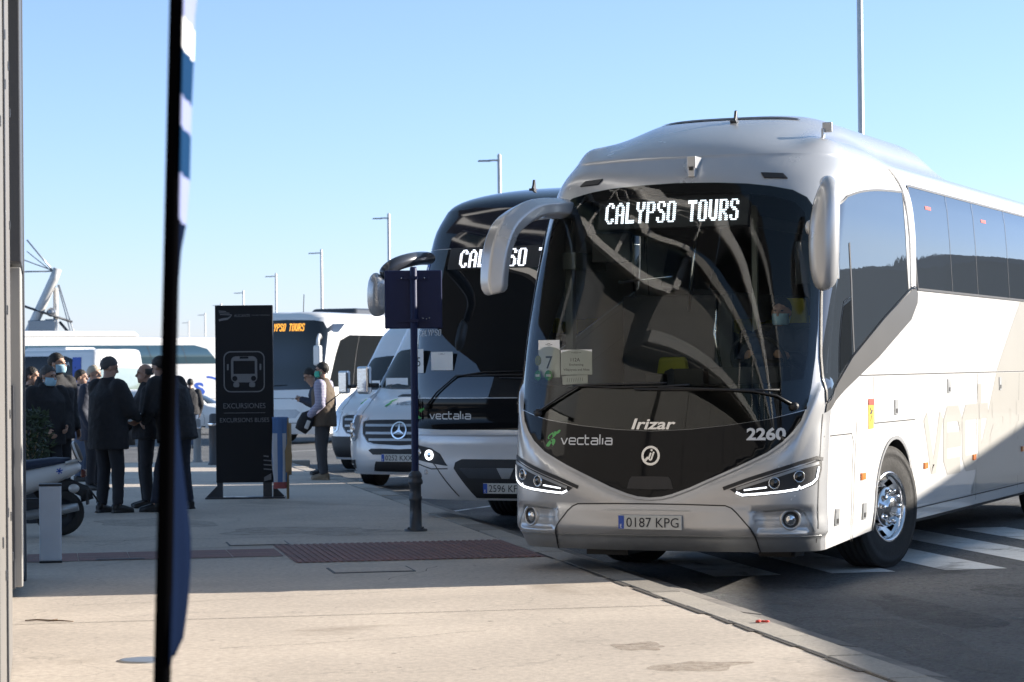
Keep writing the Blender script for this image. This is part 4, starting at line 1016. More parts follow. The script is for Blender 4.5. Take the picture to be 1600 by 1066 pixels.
# ---- other buses in the yard
M['litwind'] = mat('lit_through_glass', (.26, .32, .30), .05, .2, 0, .3, 1.5, spec=1.0)  # pale opaque colour stands for light seen through the city bus windscreen
def yard_coach(loc, rz, label, H=3.5, length=12.0, paint='white', glass='tint', front_glass=(1.46, 3.28), side=(1.65, 2.95), sign=None, name='coach', cat='coach', lean=.45, mirrors=True, wheels=(-2.6, -8.6), group=None, wsmat='screenblack', boxy=False):
    r = empty(name, loc, rz, label, cat, group)
    zt = H - .14
    T = Shell(P=[(.26, -.08), (.45, 0), (.9, 0), (1.4, -.05), (zt * .62, -.12 - lean * .25), (zt * .85, -.12 - lean * .7), (zt, -.12 - lean * 1.15)],
              W=[(.26, 1.22), (.6, 1.265), (2.4, 1.265), (zt - .3, 1.25), (zt, 1.17)], D=[(.26, .40), (2.4, .44), (zt, .55)], length=length, n=3.0, m=2.4, z0=.28, z1=zt)
    if boxy: T = Shell(P=[(.26, -.05), (.5, 0), (1.0, 0), (zt, -.14)], W=[(.26, 1.24), (.6, 1.265), (zt - .1, 1.265), (zt, 1.245)], D=[(.26, .24), (zt, .24)], length=length, n=4.5, m=3.0, z0=.28, z1=zt)
    shell_body(T, 'body', M[paint], r, [], [(x, .60, 1.02, .36) for x in wheels], resb=.12, res_front=.12)
    shell_roof(T, zt + .05 if boxy else H, None, inset=.8, rows=6, mats=M[paint], parent=r, step=.2)
    z0, z1 = front_glass
    ws = T.panel('windscreen', sym([(0, z1), (.9, z1 - .02), (1.15, z1 - .06), (1.28, z1 - .3), (1.32, (z0 + z1) / 2), (1.30, z0 + .1), (1.2, z0), (0, z0 - .02)]), M[wsmat], r, off=.006, res=.12)
    if sign: 
        V, Fc = dot_word(sign, 1.22, .21, .95, .75); on_front(T, 'sign_lettering', V, Fc, .0, z1 - .21, M['amberled'], ws, .010)
    for sg in (1, -1):
        g = (lambda q: q) if sg > 0 else mir
        sw = T.panel('side_glazing', g([(T.side(-.75, 2), side[0]), (T.side(-length + .5, 2), side[0]), (T.side(-length + .5, 2), side[1]), (T.side(-1.6, 2), side[1]), (T.side(-1.1, 2), side[1] - .15)]), M[glass], r, off=.014, res=.16)
        [T.ribbon('pane_joint', [[(T.side(-x, 2, sg), side[0]), (T.side(-x, 2, sg), side[1])]], .02, M['black'], sw, off=.017) for x in np.arange(2.2, length - 1, 1.55)]
        T.panel('headlight', g([(.78, .80), (1.2, .86), (1.30, .80), (1.28, .66), (.85, .62)]), M['steel'], r, off=.006, res=.1)
        T.ribbon('panel_seam', [[(T.side(-.9, 1.2, sg), 1.2), (T.side(-length + .3, 1.2, sg), 1.2)]] + [[(T.side(-x, 1, sg), .4), (T.side(-x, 1, sg), 1.2)] for x in (1.3, 3.8, 5.4, 7.0)], .014, M['darksteel'], r, res=.3)
        for x in wheels: wheel_parts(r, x, sg * 1.08, sg, r=.49, rim=False, detail=False)
        if mirrors:
            b = MB(); b.tube([(-.55, sg * 1.1, zt - .55), (-.1, sg * 1.3, zt - .50), (.10, sg * 1.36, zt - .62), (.12, sg * 1.36, zt - .8)], .05, 10); a_ = b.build('mirror_arm', M[paint], r)
            b = MB(); b.box((.12, sg * 1.36, zt - 1.05), (.16, .22, .55)); b.build('mirror_housing', M[paint], a_, .05)
    T.ribbon('bumper_seam', [[(a, .58) for a in np.linspace(-1.3, 1.3, 20)], [(a, 1.25) for a in np.linspace(-1.3, 1.3, 20)]], .016, M['darksteel'], r)
    T.panel('front_grille', sym([(0, .95), (.6, .95), (.72, .88), (.6, .72), (0, .70)]), M['steel'], r, off=.006, res=.12)
    b = MB(); b.box((-length / 2, 0, .45), (length - 1.5, 2.2, .25)); [b.box((x, 0, .68), (1.3, 2.38, .66)) for x in wheels]; b.build('underfloor', M['black'], r)
    return r, T
c3, T3 = yard_coach((-6.45, 66.5, ROAD + zg(66.5)), RZ, 'white coach with amber lettered sign half hidden by the black totem', H=3.6, sign='CALYPSO TOURS', front_glass=(1.50, 3.40), side=(1.55, 2.98))
w_ = wiper(T3, c3, [(-1.0, 1.45), (-.6, 1.58), (0, 1.60), (.3, 1.61)], (-1.0, 1.45))
T3.panel('upper_pane', [(T3.side(-.72, 3.2), 3.05), (T3.side(-1.0, 3.2), 3.28), (T3.side(-1.75, 3.2), 3.30), (T3.side(-1.3, 3.1), 3.05)], M['tint'], c3, off=.006)
T3.panel('white_sweep', [(T3.side(-.78, 1.6), 1.54), (T3.side(-3.0, 1.6), 1.54), (T3.side(-5.2, 2.3), 2.45), (T3.side(-6.3, 2.6), 2.99), (T3.side(-5.2, 2.6), 2.99), (T3.side(-4.1, 2.3), 2.45), (T3.side(-2.6, 1.9), 1.95)], M['white'], c3, off=.012)
b = MB(); b.tube([(-2.2, -.3, 3.55), (-2.25, -.3, 4.15)], .012, 6); b.build('whip_aerial', M['black'], c3)
b = MB(); b.box((-5, 0, 3.66), (3.4, 1.6, .22), taper=.85); b.build('roof_unit', M['darksteel'], c3, .06)
# far white coach
c4, T4 = yard_coach((-12.15, 103, ROAD + zg(103)), R(33), 'long white coach with teal windows at the back of the yard', H=3.76, length=13.5, glass='tealtint', side=(2.66, 3.42), wheels=(-2.7, -9.6), mirrors=False, lean=.3)
V, Fc = text_mesh('S', .1, bold=.004); V = fit(V, .45, .52)
link('letter_emblem', T4.make('letter_emblem', [(T4.side(-1.75 + p[0], 1.45, -1), 1.62 + p[1]) for p in V], Fc, .008), M['euroblue'], c4)
T4.ribbon('blue_arc', [[(T4.side(-.25 - 1.0 * (1 - math.cos(g)), 1.2, -1), .9 + 1.2 * math.sin(g)) for g in np.linspace(.1, 1.6, 14)]], .09, M['euroblue'], c4, off=.008)
b = MB(); b.box((-7, 0, 3.90), (5.5, 1.9, .24), taper=.92); b.build('roof_unit', M['white'], c4, .08)
# city bus
cb, T5 = yard_coach((-14.47, 90.6, ROAD + zg(90.6)), math.atan2(-.57, .82), 'white and black city bus with wide windscreen at the left', H=3.10, length=12, boxy=True, name='city_bus', cat='bus', front_glass=(1.0, 2.40), side=(.95, 2.84), lean=.12, mirrors=False, glass='blackgloss', wsmat='litwind')
T5.panel('destination_display', sym([(0, 2.86), (1.02, 2.85), (1.08, 2.42), (0, 2.42)]), M['greytext'], cb, off=.012, res=.12)
T5.panel('bumper', sym([(0, .80), (1.45, .80), (1.45, .32), (0, .32)]), M['euroblue'], cb, off=.008, res=.12)
sx0 = 1
for txt, x in (('ENTRADA', -1.9),):
    V, Fc = text_mesh(txt, .1); V = fit(V, 1.0, .15); link('door_lettering', T5.make('door_lettering', [(T5.side(x + p[0], 2.5, -1), 2.55 + p[1]) for p in V], Fc, .014), M['whitetext'], cb)
for x in (-1.55, -2.7, -5.9, -7.0):
    T5.panel('door_leaf', mir([(T5.side(x + .5, 1.5), .35), (T5.side(x - .5, 1.5), .35), (T5.side(x - .5, 1.5), 2.35), (T5.side(x + .5, 1.5), 2.35)]), M['tint'], cb, off=.012, res=.3)
for x in (-.95, -4.2):
    T5.panel('blue_pillar', mir([(T5.side(x + .22, 1.5), .9), (T5.side(x - .22, 1.5), .9), (T5.side(x - .22, 1.5), 2.79), (T5.side(x + .22, 1.5), 2.79)]), M['euroblue'], cb, off=.016, res=.3)
for x_ in (-3.2, -8.5): b = MB(); b.box((x_, 0, 3.08), (2.3, 1.7, .19), taper=.9); b.build('roof_unit', M['white'], cb, .05)
# white car
def make_car(loc, rz, label):
    r = empty('parked_car', loc, rz, label, 'car')
    T = Shell(P=[(.2, -.08), (.4, 0), (.62, -.02), (.78, -.14), (.88, -.45), (.98, -1.0), (1.15, -1.35), (1.38, -1.80), (1.48, -2.05)], W=[(.2, .82), (.5, .88), (.8, .88), (.98, .85), (1.2, .76), (1.48, .62)],
              D=[(.2, .45), (.8, .42), (1.48, .3)], length=4.3, n=2.5, m=2.1, z0=.22, z1=1.48)
    shell_body(T, 'body', M['white'], r, [], [(-.85, .37, .70, .30), (-3.45, .37, .70, .30)], resb=.08, res_front=.1)
    shell_roof(T, 1.56, None, inset=.4, rows=5, mats=M['white'], parent=r, step=.2)
    T.panel('windscreen', sym([(0, 1.42), (.55, 1.41), (.78, 1.05), (0, 1.03)]), M['tint'], r, off=.006, res=.12)
    for sg in (1, -1):
        g = (lambda q: q) if sg > 0 else mir
        T.panel('side_window', g([(T.side(-1.5, 1), 1.02), (T.side(-3.9, 1), 1.02), (T.side(-3.6, 1.4), 1.40), (T.side(-2.0, 1.4), 1.40)]), M['tint'], r, off=.006, res=.2)
        T.panel('headlight', g([(.55, .66), (.9, .74), (.95, .66), (.6, .56)]), M['steel'], r, off=.006)
        T.ribbon('door_seam', [[(T.side(x, .7, sg), .35), (T.side(x, .7, sg), 1.0)] for x in (-1.45, -2.5, -3.3)], .012, M['darksteel'], r)
        for x in (-.85, -3.45): wheel_parts(r, x, sg * .76, sg, r=.33, wd=.21, rim=True, detail=False)
    b = MB(); b.box((-2.15, 0, .35), (3.6, 1.4, .2)); b.box((-.85, 0, .5), (.8, 1.45, .4)); b.box((-3.45, 0, .5), (.8, 1.45, .4)); b.build('underfloor', M['black'], r)
    return r
make_car((-9.0, 84, ROAD + zg(84)), R(-8), 'white car parked behind the black totem')
# ------------------------------------------------------------------ ground, road, pavement
def ground_mat(name, base, alt, big, fine, rough, bump, bscale, stains=None, cracks=0.0, speck=0.0):
    m = bpy.data.materials.new(name); m.use_nodes = True; n = m.node_tree; b = n.nodes['Principled BSDF']; L = n.links.new
    tc = n.nodes.new('ShaderNodeTexCoord')
    def noise(sc_, det=8, ro=.6, dist=0.0):
        q = n.nodes.new('ShaderNodeTexNoise'); q.inputs['Scale'].default_value = sc_; q.inputs['Detail'].default_value = det; q.inputs['Roughness'].default_value = ro
        q.inputs['Distortion'].default_value = dist; L(tc.outputs['Object'], q.inputs['Vector']); return q.outputs['Fac']
    def rng(f, a, b_, c=0.0, d=1.0):
        q = n.nodes.new('ShaderNodeMapRange'); q.inputs['From Min'].default_value = a; q.inputs['From Max'].default_value = b_; q.inputs['To Min'].default_value = c; q.inputs['To Max'].default_value = d
        L(f, q.inputs['Value']); return q.outputs[0]
    def mixc(f, a, b_):
        q = n.nodes.new('ShaderNodeMix'); q.data_type = 'RGBA'; L(f, q.inputs[0])
        for i, c in ((6, a), (7, b_)):
            if isinstance(c, tuple): q.inputs[i].default_value = (*c, 1)
            else: L(c, q.inputs[i])
        return q.outputs[2]
    c = mixc(rng(noise(big, 6, .65, .4), .35, .68), base, alt)
    dk = tuple(x * .86 for x in base); lt = tuple(min(1, x * 1.1) for x in base)
    q = n.nodes.new('ShaderNodeMix'); q.data_type = 'RGBA'; q.blend_type = 'OVERLAY'; q.inputs[0].default_value = .55
    L(c, q.inputs[6]); L(rng(noise(fine, 5, .7), .3, .7, .30, .70), q.inputs[7]); c = q.outputs[2]
    if speck:
        q = n.nodes.new('ShaderNodeTexVoronoi'); q.inputs['Scale'].default_value = 48; L(tc.outputs['Object'], q.inputs['Vector'])
        q2 = n.nodes.new('ShaderNodeMix'); q2.data_type = 'RGBA'; q2.blend_type = 'MULTIPLY'; q2.inputs[0].default_value = speck
        L(c, q2.inputs[6]); L(q.outputs['Color'], q2.inputs[7]); 
        hs = n.nodes.new('ShaderNodeHueSaturation'); hs.inputs['Saturation'].default_value = .15; hs.inputs['Value'].default_value = 1.35; L(q2.outputs[2], hs.inputs['Color']); c = hs.outputs[0]
    if stains:
        c = mixc(rng(noise(stains[1], 7, .6, .8), stains[2], stains[2] + .12, 0, stains[3]), c, stains[0])
        c = mixc(rng(noise(stains[1] * 7.3, 4, .5), .70, .76, 0, stains[3] * .8), c, tuple(x * .6 for x in base))
    if cracks:
        q = n.nodes.new('ShaderNodeTexVoronoi'); q.feature = 'DISTANCE_TO_EDGE'; q.inputs['Scale'].default_value = .35
        mp = n.nodes.new('ShaderNodeVectorMath'); mp.operation = 'ADD'; nn_ = n.nodes.new('ShaderNodeTexNoise'); nn_.inputs['Scale'].default_value = 1.5; nn_.inputs['Detail'].default_value = 6
        L(tc.outputs['Object'], nn_.inputs['Vector']); L(tc.outputs['Object'], mp.inputs[0]); L(nn_.outputs['Color'], mp.inputs[1]); L(mp.outputs[0], q.inputs['Vector'])
        c = mixc(rng(q.outputs['Distance'], 0, .004, cracks, 0), c, tuple(x * .45 for x in base))
    L(c, b.inputs['Base Color']); b.inputs['Roughness'].default_value = rough
    bp = n.nodes.new('ShaderNodeBump'); bp.inputs['Strength'].default_value = bump; bp.inputs['Distance'].default_value = .012
    L(noise(bscale, 6, .75), bp.inputs['Height']); L(bp.outputs[0], b.inputs['Normal'])
    return m
M['asphalt'] = ground_mat('asphalt', (.085, .085, .086), (.13, .128, .124), .6, 28, .85, 1.0, 45, ((.035, .035, .035), .7, .57, .7), .5, .75)
M['concrete'] = ground_mat('pavement_concrete', (.56, .485, .405), (.44, .38, .32), .55, 22, .8, .30, 38, ((.27, .215, .165), .45, .60, .75), .5)
M['kerbstone'] = ground_mat('kerb_stone', (.42, .375, .32), (.34, .31, .27), 1.2, 40, .8, .3, 60, ((.2, .18, .15), 1.3, .62, .5))
M['gutterstone'] = ground_mat('gutter_tile', (.25, .225, .20), (.19, .175, .16), 1.4, 40, .85, .35, 60, ((.1, .09, .08), 1.5, .6, .5))
M['kerb2'] = ground_mat('kerb_stone_darker', (.30, .27, .23), (.23, .21, .185), 1.3, 40, .8, .3, 60, ((.16, .145, .13), 1.4, .58, .6))
M['gutter2'] = ground_mat('gutter_tile_darker', (.19, .172, .155), (.14, .13, .118), 1.4, 40, .85, .35, 60, ((.09, .082, .075), 1.5, .58, .5))
M['redtile'] = ground_mat('red_tactile_tile', (.27, .145, .125), (.21, .125, .11), 1.5, 30, .75, .25, 60, ((.13, .10, .09), 2.0, .58, .6))
M['roadpaint'] = ground_mat('road_paint', (.70, .70, .68), (.56, .56, .54), 1.6, 40, .75, .5, 60, ((.14, .14, .14), 2.2, .56, .85))
M['iron'] = mat('cast_iron', (.10, .10, .10), .6, .3, 0, .25, 20, .3, 90)
M['joint'] = mat('dark_joint', (.075, .066, .058), .9, bump=.3, bscale=50)

def sheet(name, us, vs_, dz, m, kind='structure', world=False):
    b = MB(); V = []
    for u in us:
        for v in vs_:
            x, y = (u, v) if world else UV(u, v); V.append((x, y, dz + zg(min(y, 170))))
    nv = len(vs_); b.add(V, [(i * nv + j, (i + 1) * nv + j, (i + 1) * nv + j + 1, i * nv + j + 1) for i in range(len(us) - 1) for j in range(nv - 1)])
    o = b.build(name, m); 
    bm = bmesh.new(); bm.from_mesh(o.data)
    for f in bm.faces:
        if f.normal.z < 0: f.normal_flip()
    bm.to_mesh(o.data); bm.free()
    if kind: o['kind'] = kind
    return o
sheet('ground', [-2500, -300, -60, 0, 60, 300, 2500], [-600, 0, 35, 60, 100, 140, 170, 400, 4000], ROAD, M['asphalt'], world=True)
# pavement, with joints between the cast bays
us = list(np.arange(-30, 46.6, 1.5)) ; 
sheet('pavement', us, [-25, -12, -6, -3, 0, 2, 4.23], 0.0, M['concrete'])
def strip(b, a, c, w_, z):
    (x0, y0), (x1, y1) = UV(*a), UV(*c); d = Vector((x1 - x0, y1 - y0)); n = max(1, int(d.length / 1.5)); d.normalize(); nx, ny = -d.y * w_ / 2, d.x * w_ / 2
    for i in range(n):
        t0, t1 = i / n, (i + 1) / n; pa = (x0 + (x1 - x0) * t0, y0 + (y1 - y0) * t0); pb = (x0 + (x1 - x0) * t1, y0 + (y1 - y0) * t1)
        b.add([(pa[0] - nx, pa[1] - ny, z + zg(pa[1])), (pb[0] - nx, pb[1] - ny, z + zg(pb[1])), (pb[0] + nx, pb[1] + ny, z + zg(pb[1])), (pa[0] + nx, pa[1] + ny, z + zg(pa[1]))], [(0, 1, 2, 3)])
def stain(u, v, ru, rv, seed, m='stain'):
    b = MB(); rs_ = random.Random(seed); ph = [rs_.uniform(0, 6.28) for _ in range(6)]; P = []
    for k in range(60):
        g = 2 * math.pi * k / 60; q = 1 + sum(.16 / (j + 1) ** .6 * math.sin((j + 2) * g + ph[j]) for j in range(6)); x, y = UV(u + ru * q * math.sin(g), v + rv * q * math.cos(g)); P.append((x, y, .002 + zg(y)))
    b.add(P, [tuple(range(60))]); o = b.build('stain', M[m]); o['kind'] = 'structure'; return o
def stain_mat(name, col, dens, sc_):
    m = bpy.data.materials.new(name); m.use_nodes = True; n = m.node_tree; b = n.nodes['Principled BSDF']; b.inputs['Base Color'].default_value = (*col, 1); b.inputs['Roughness'].default_value = .8
    tc = n.nodes.new('ShaderNodeTexCoord'); q = n.nodes.new('ShaderNodeTexNoise'); q.inputs['Scale'].default_value = sc_; q.inputs['Detail'].default_value = 8; q.inputs['Roughness'].default_value = .65
    n.links.new(tc.outputs['Object'], q.inputs['Vector']); mr = n.nodes.new('ShaderNodeMapRange'); mr.inputs['From Min'].default_value = .30; mr.inputs['From Max'].default_value = .66; mr.inputs['To Max'].default_value = dens
    n.links.new(q.outputs['Fac'], mr.inputs['Value']); n.links.new(mr.outputs[0], b.inputs['Alpha']); return m
M['stain'] = stain_mat('damp_stain', (.29, .225, .165), .5, 14); M['greystain'] = stain_mat('grey_scuff', (.27, .25, .23), .3, 6)
stain(13.75, 3.38, .22, .14, 1); stain(12.75, 3.45, .2, .28, 2); stain(24.5, 2.6, .7, .8, 11, 'greystain'); stain(26.4, 1.2, .8, .6, 12, 'greystain')
M['oilstain'] = stain_mat('oil_stain', (.035, .035, .037), .35, 6); M['dust'] = stain_mat('pale_dust', (.2, .19, .175), .4, 3); M['gum'] = stain_mat('gum_spot', (.15, .135, .12), .55, 30)
def rstain(*a):
    o = stain(*a); o.location.z = ROAD + .004
rstain(16.2, 6.1, 1.3, .25, 21, 'oilstain'); rstain(17.6, 7.4, .5, .5, 22, 'oilstain'); rstain(14.5, 5.4, 1.6, .30, 23, 'dust'); rstain(18.3, 5.3, 1.2, .25, 24, 'dust'); rstain(15.4, 7.0, .35, .5, 25, 'dust')
gm = MB(); rg = random.Random(17)
for k in range(170):
    u_, v_ = rg.uniform(12.3, 32), rg.uniform(-.05, 4.1); r_ = rg.uniform(.008, .022); x, y = UV(u_, v_)
    gm.add([(x + r_ * rg.uniform(.7, 1.2) * math.cos(g), y + r_ * rg.uniform(.7, 1.2) * math.sin(g), .0035) for g in np.linspace(0, 2 * math.pi, 9)[:-1]], [tuple(range(8))])
gm.build('gum_spots', M['gum'])['kind'] = 'structure'
ck = MB()
for (u0, v0, du, dv, n_) in ((17.2, .2, .02, .11, 26), (14.3, 1.0, .05, .10, 16), (18.6, 2.6, .09, .04, 14), (22.9, .4, .10, .05, 16), (26.5, 2.4, .03, .10, 15)):
    uu, vv = u0, v0; P = []
    for k in range(n_): P.append((uu, vv)); uu += du + rg.uniform(-.05, .05); vv += dv + rg.uniform(-.04, .04)
    for p, q in zip(P, P[1:]): strip(ck, p, q, .004 + .004 * rg.random(), .0032)
ck.build('hairline_cracks', M['joint'])['kind'] = 'structure'
jb = MB()
for u in (9.0, 15.95, 23.6, 29.8, 36.0, 42.0): strip(jb, (u, -20), (u + .1, 4.2), .012, .003)
jb.build('pavement_joints', M['joint'])['kind'] = 'structure'
# kerb stones and gutter tiles
rnd = random.Random(3); kb = MB(); gb = MB()
u = -20.0
while u < 46:
    Lk = 1.0
    def quadbox(b, u0, u1, v0, v1, zt, zb, mi=0):
        P = [UV(u0, v0), UV(u0, v1), UV(u1, v1), UV(u1, v0)]
        b.add([(x, y, zb + zg(y)) for x, y in P] + [(x, y, zt + zg(y)) for x, y in P], [(0, 1, 2, 3), (7, 6, 5, 4), (0, 4, 5, 1), (1, 5, 6, 2), (2, 6, 7, 3), (3, 7, 4, 0)], mi)
    dv = rnd.uniform(-.008, .012); quadbox(kb, u + .011, u + Lk - .011, 4.255 + dv, 4.50, .004 + rnd.uniform(-.004, .006), -.22, int(rnd.random() < .4)); u += Lk
u = -20.0
while u < 46:
    dz = rnd.uniform(-.004, .004); zi, zo = -.035 + dz, -.075 + dz; P = [UV(u + .009, 4.515), UV(u + .009, 4.80), UV(u + .491, 4.80), UV(u + .491, 4.515)]
    gb.add([(x, y, -.25 + zg(y)) for x, y in P] + [(x, y, q_ + zg(y)) for (x, y), q_ in zip(P, (zi, zo, zo, zi))], [(0, 1, 2, 3), (7, 6, 5, 4), (0, 4, 5, 1), (1, 5, 6, 2), (2, 6, 7, 3), (3, 7, 4, 0)], int(rnd.random() < .4)); u += .5
for v0, u0, u1 in ((0, 0, 0),):
    pass
k_ = kb.build('kerb', [M['kerbstone'], M['kerb2']], bevel=.012); k_['kind'] = 'structure'
g_ = gb.build('gutter', [M['gutterstone'], M['gutter2']], bevel=.004); g_['kind'] = 'structure'
cb_ = MB()                                                      # broken, dark joint behind the kerb
uu = 8.0
while uu < 21:
    wv = rnd.uniform(.015, .045) if rnd.random() < .75 else .008; l_ = rnd.uniform(.3, 1.1)
    P = [UV(uu, 4.245 - wv), UV(uu, 4.25), UV(uu + l_, 4.25), UV(uu + l_, 4.245 - wv * rnd.uniform(.3, 1))]
    cb_.add([(x, y, .0055) for x, y in P], [(0, 1, 2, 3)]); uu += l_ + rnd.uniform(0, .25)
cb_.build('broken_joint', M['joint'])['kind'] = 'structure'
kb = MB(); v = -20
while v < 4.2:
    quadbox(kb, 46.3, 46.55, v + .006, v + .99, .006, -.2); v += 1.0
kb.build('kerb', M['kerbstone'], bevel=.012)['kind'] = 'structure'
# red tactile paving
tb = MB()
def flat(b, u0, u1, v0, v1, z):
    P = [UV(u0, v0), UV(u1, v0), UV(u1, v1), UV(u0, v1)]; b.add([(x, y, z + zg(y)) for x, y in P], [(0, 1, 2, 3)])
for i in range(5):
    for j in range(5): flat(tb, 20.45 + i * .43, 20.45 + i * .43 + .424, 2.08 + j * .43, 2.08 + j * .43 + .424, .004)
for k in range(36): quadbox(tb, 20.46, 22.58, 2.10 + k * .0585, 2.10 + k * .0585 + .028, .011, .004)
v = 2.06
while v > -5: 
    for q in range(2): flat(tb, 21.25 + q * .46, 21.25 + q * .46 + .45, v - .44, v - .008, .0045)
    v -= .44
tb.build('tactile_paving', M['redtile'])['kind'] = 'structure'
# zebra crossing and bay lines
zb_ = MB()
for k in range(10):
    v0 = 5.44 + k * 1.0; flat(zb_, 19.45 + .02 * k, 24.4, v0 + rnd.uniform(-.01, .01), v0 + .56, ROAD + .004)
zb_.build('zebra_crossing', M['roadpaint'])['kind'] = 'structure'
lb = MB()
def bay(x, y, L_, w_=.10):
    d = Vector((math.sin(TH1), math.cos(TH1))); n_ = Vector((d.y, -d.x)) * w_ / 2; N_ = 8
    for i in range(N_):
        a = Vector((x, y)) + d * (L_ * i / N_); c = Vector((x, y)) + d * (L_ * (i + 1) / N_)
        lb.add([(p.x, p.y, ROAD + .004 + zg(p.y)) for p in (a - n_, c - n_, c + n_, a + n_)], [(0, 1, 2, 3)])
for x, y in ((-.95, 29.2), (-2.7, 38.5), (-3.3, 47.5), (-5.5, 58)): bay(x, y, 11)
lb.build('bay_lines', M['roadpaint'])['kind'] = 'structure'
zb2 = MB()
for k in range(7): flat(zb2, 48.3, 52.3, -3.2 - k * 1.1, -2.6 - k * 1.1, ROAD + .005)
zb2.build('zebra_crossing', M['roadpaint'])['kind'] = 'structure'
# covers set in the pavement
def cover(x, y, w_, d_, rz, label):
    b = MB(); b.box((0, 0, .003), (w_, d_, .006)); o = b.build('drain_cover', M['iron'])
    o.location = (x, y, .0); o.rotation_euler = (0, 0, rz); tag(o, label, 'drain cover')
    b = MB(); b.box((0, 0, .005), (w_ * .94, d_ * .88, .006))
    b.build('cover_plate', M['concrete'] if w_ > .5 else M['iron'], o)
cover(-1.16, 19.72, .66, .52, R(11), 'large rectangular cover in the shade below the red paving')
cover(-2.40, 22.85, .56, .48, R(11), 'rectangular cover above the left end of the red paving')
cover(-3.40, 21.08, .42, .10, R(11), 'narrow drain cover beside the pale square bollard')
b = MB(); b.lathe([(.14, 0), (.14, .006), (.12, .008), (.0005, .008)], 28, axis='Z'); o = b.build('round_cover', M['steel']); o.location = (-2.08, 13.7, 0); tag(o, 'round metal cover set in the sunlit pavement by the flag', 'cover')
b = MB(); rr_ = random.Random(8)
for k in range(5): b.ball((rr_.uniform(-.03, .03), rr_.uniform(-.02, .02), .008), (.018, .014, .008), seg=8, rings=5)
o = b.build('crushed_wrapper', M['red']); x_, y_ = UV(14.75, 4.42); o.location = (x_, y_, .008); tag(o, 'tiny crumpled red wrapper lying on the kerb', 'litter')
b = MB(); L_ = [(-.16, .02, .006), (-.08, .0, .012), (0, -.01, .008), (.09, -.05, .010), (.17, -.07, .006)]; b.tube(L_, [.004, .006, .006, .005, .003], 6); b.tube([(0, -.01, .008), (.05, .03, .012)], .003, 5)
o = b.build('dry_twig', mat('dry_wood', (.16, .11, .07), .8)); o.location = (-3.03, 15.9, 0); tag(o, 'thin dry twig lying on the sunlit pavement near the wall', 'twig')

# ------------------------------------------------------------------ terminal building along the left
M['wall'] = mat('wall_panel', (.145, .137, .128), .6, var=.08, scale=1.5, bump=.05, bscale=12)
M['walldark'] = mat('grey_cladding', (.07, .075, .085), .5, .2, 0, .06, 2)
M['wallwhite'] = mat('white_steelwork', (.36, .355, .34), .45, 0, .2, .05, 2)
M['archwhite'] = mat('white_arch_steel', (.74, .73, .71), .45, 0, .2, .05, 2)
M['winglass'] = mat('building_glass', (.035, .05, .05), .04, .2, 0, .1, 1, spec=1.0)
ang = math.atan2(.1892, .9819)
term = empty('terminal_building', (0, 0, 0), ang, 'pale panelled terminal wall running along the left edge', 'building')
# local axes: x = v (towards the road), y = u (along the quay)
b = MB(); b.box((-3.2, -10, 1.98), (6.0, 50.0, 4.0)); b.box((-3.3, 17.2, 3.9), (6.0, 4.4, 7.8)); b.box((-3.2, -9.5, 6.15), (7.2, 51, 3.3)); b.build('wall_core', M['wall'], term)
b = MB()
pu = -35.0
while pu < 14.0:
    b.box((-.190, pu + .595, 1.99), (.03, 1.18, 3.96)); pu += 1.2
rb = random.Random(5)
for k in range(42): b.box((-.172, 5 + rb.random() * 9.5, .5 + rb.random() * 3.0), (.008, .03, .05), 1)
for u_ in (7.1, 9.5, 11.9): b.box((-.170, u_, 1.9), (.012, .03, 3.6), 1)
b.build('wall_panel', [M['wall'], M['darksteel']], term, .006)
b = MB(); b.box((-2.9, 22.0, 6.95), (6.6, 12.0, 1.75)); gl = b.build('upper_gallery', M['walldark'], term)
b = MB(); [b.box((.42, 16.8 + k * 1.9, 7.0), (.05, 1.7, 1.2)) for k in range(6)]; b.build('gallery_window', M['winglass'], gl)
b = MB(); b.box((.47, 22, 6.2), (.16, 12, .26)); b.box((.47, 22, 7.75), (.16, 12, .22)); [b.box((.46, 15.9 + k * 1.9, 7), (.12, .16, 1.4)) for k in range(7)]; b.build('gallery_frame', M['archwhite'], gl)
b = MB(); b.tube([(.9, 16, 8.8), (.9, 28, 8.8)], .04, 6); b.tube([(.9, 16, 8.4), (.9, 28, 8.4)], .03, 6); [b.tube([(.9, 16.2 + k * .9, 7.8), (.9, 16.2 + k * .9, 8.8)], .035, 6) for k in range(14)]; b.build('gallery_railing', M['archwhite'], gl)
b = MB(); b.box((-.24, 18.55, 1.23), (.19, 1.3, 2.30)); pl = b.build('end_pilaster', M['wallwhite'], term, .01)
b = MB(); b.box((-.265, 17.88, .80), (.13, .03, 1.46)); b.build('pilaster_shade', M['walldark'], pl, .004)  # dark sheet painted in for the coach's shadow on the pilaster
b = MB(); b.box((-.20, 19.5, 2.6), (.14, .3, 5.2)); b.build('corner_post', M['walldark'], term, .01)
b = MB(); b.box((-.25, 18.4, 4.75), (.225, 1.7, 4.7)); b.build('corner_box', M['walldark'], term, .01)
b = MB(); b.box((-3.3, 17.2, 7.85), (6.1, 4.5, .12)); b.build('parapet', M['darksteel'], term)
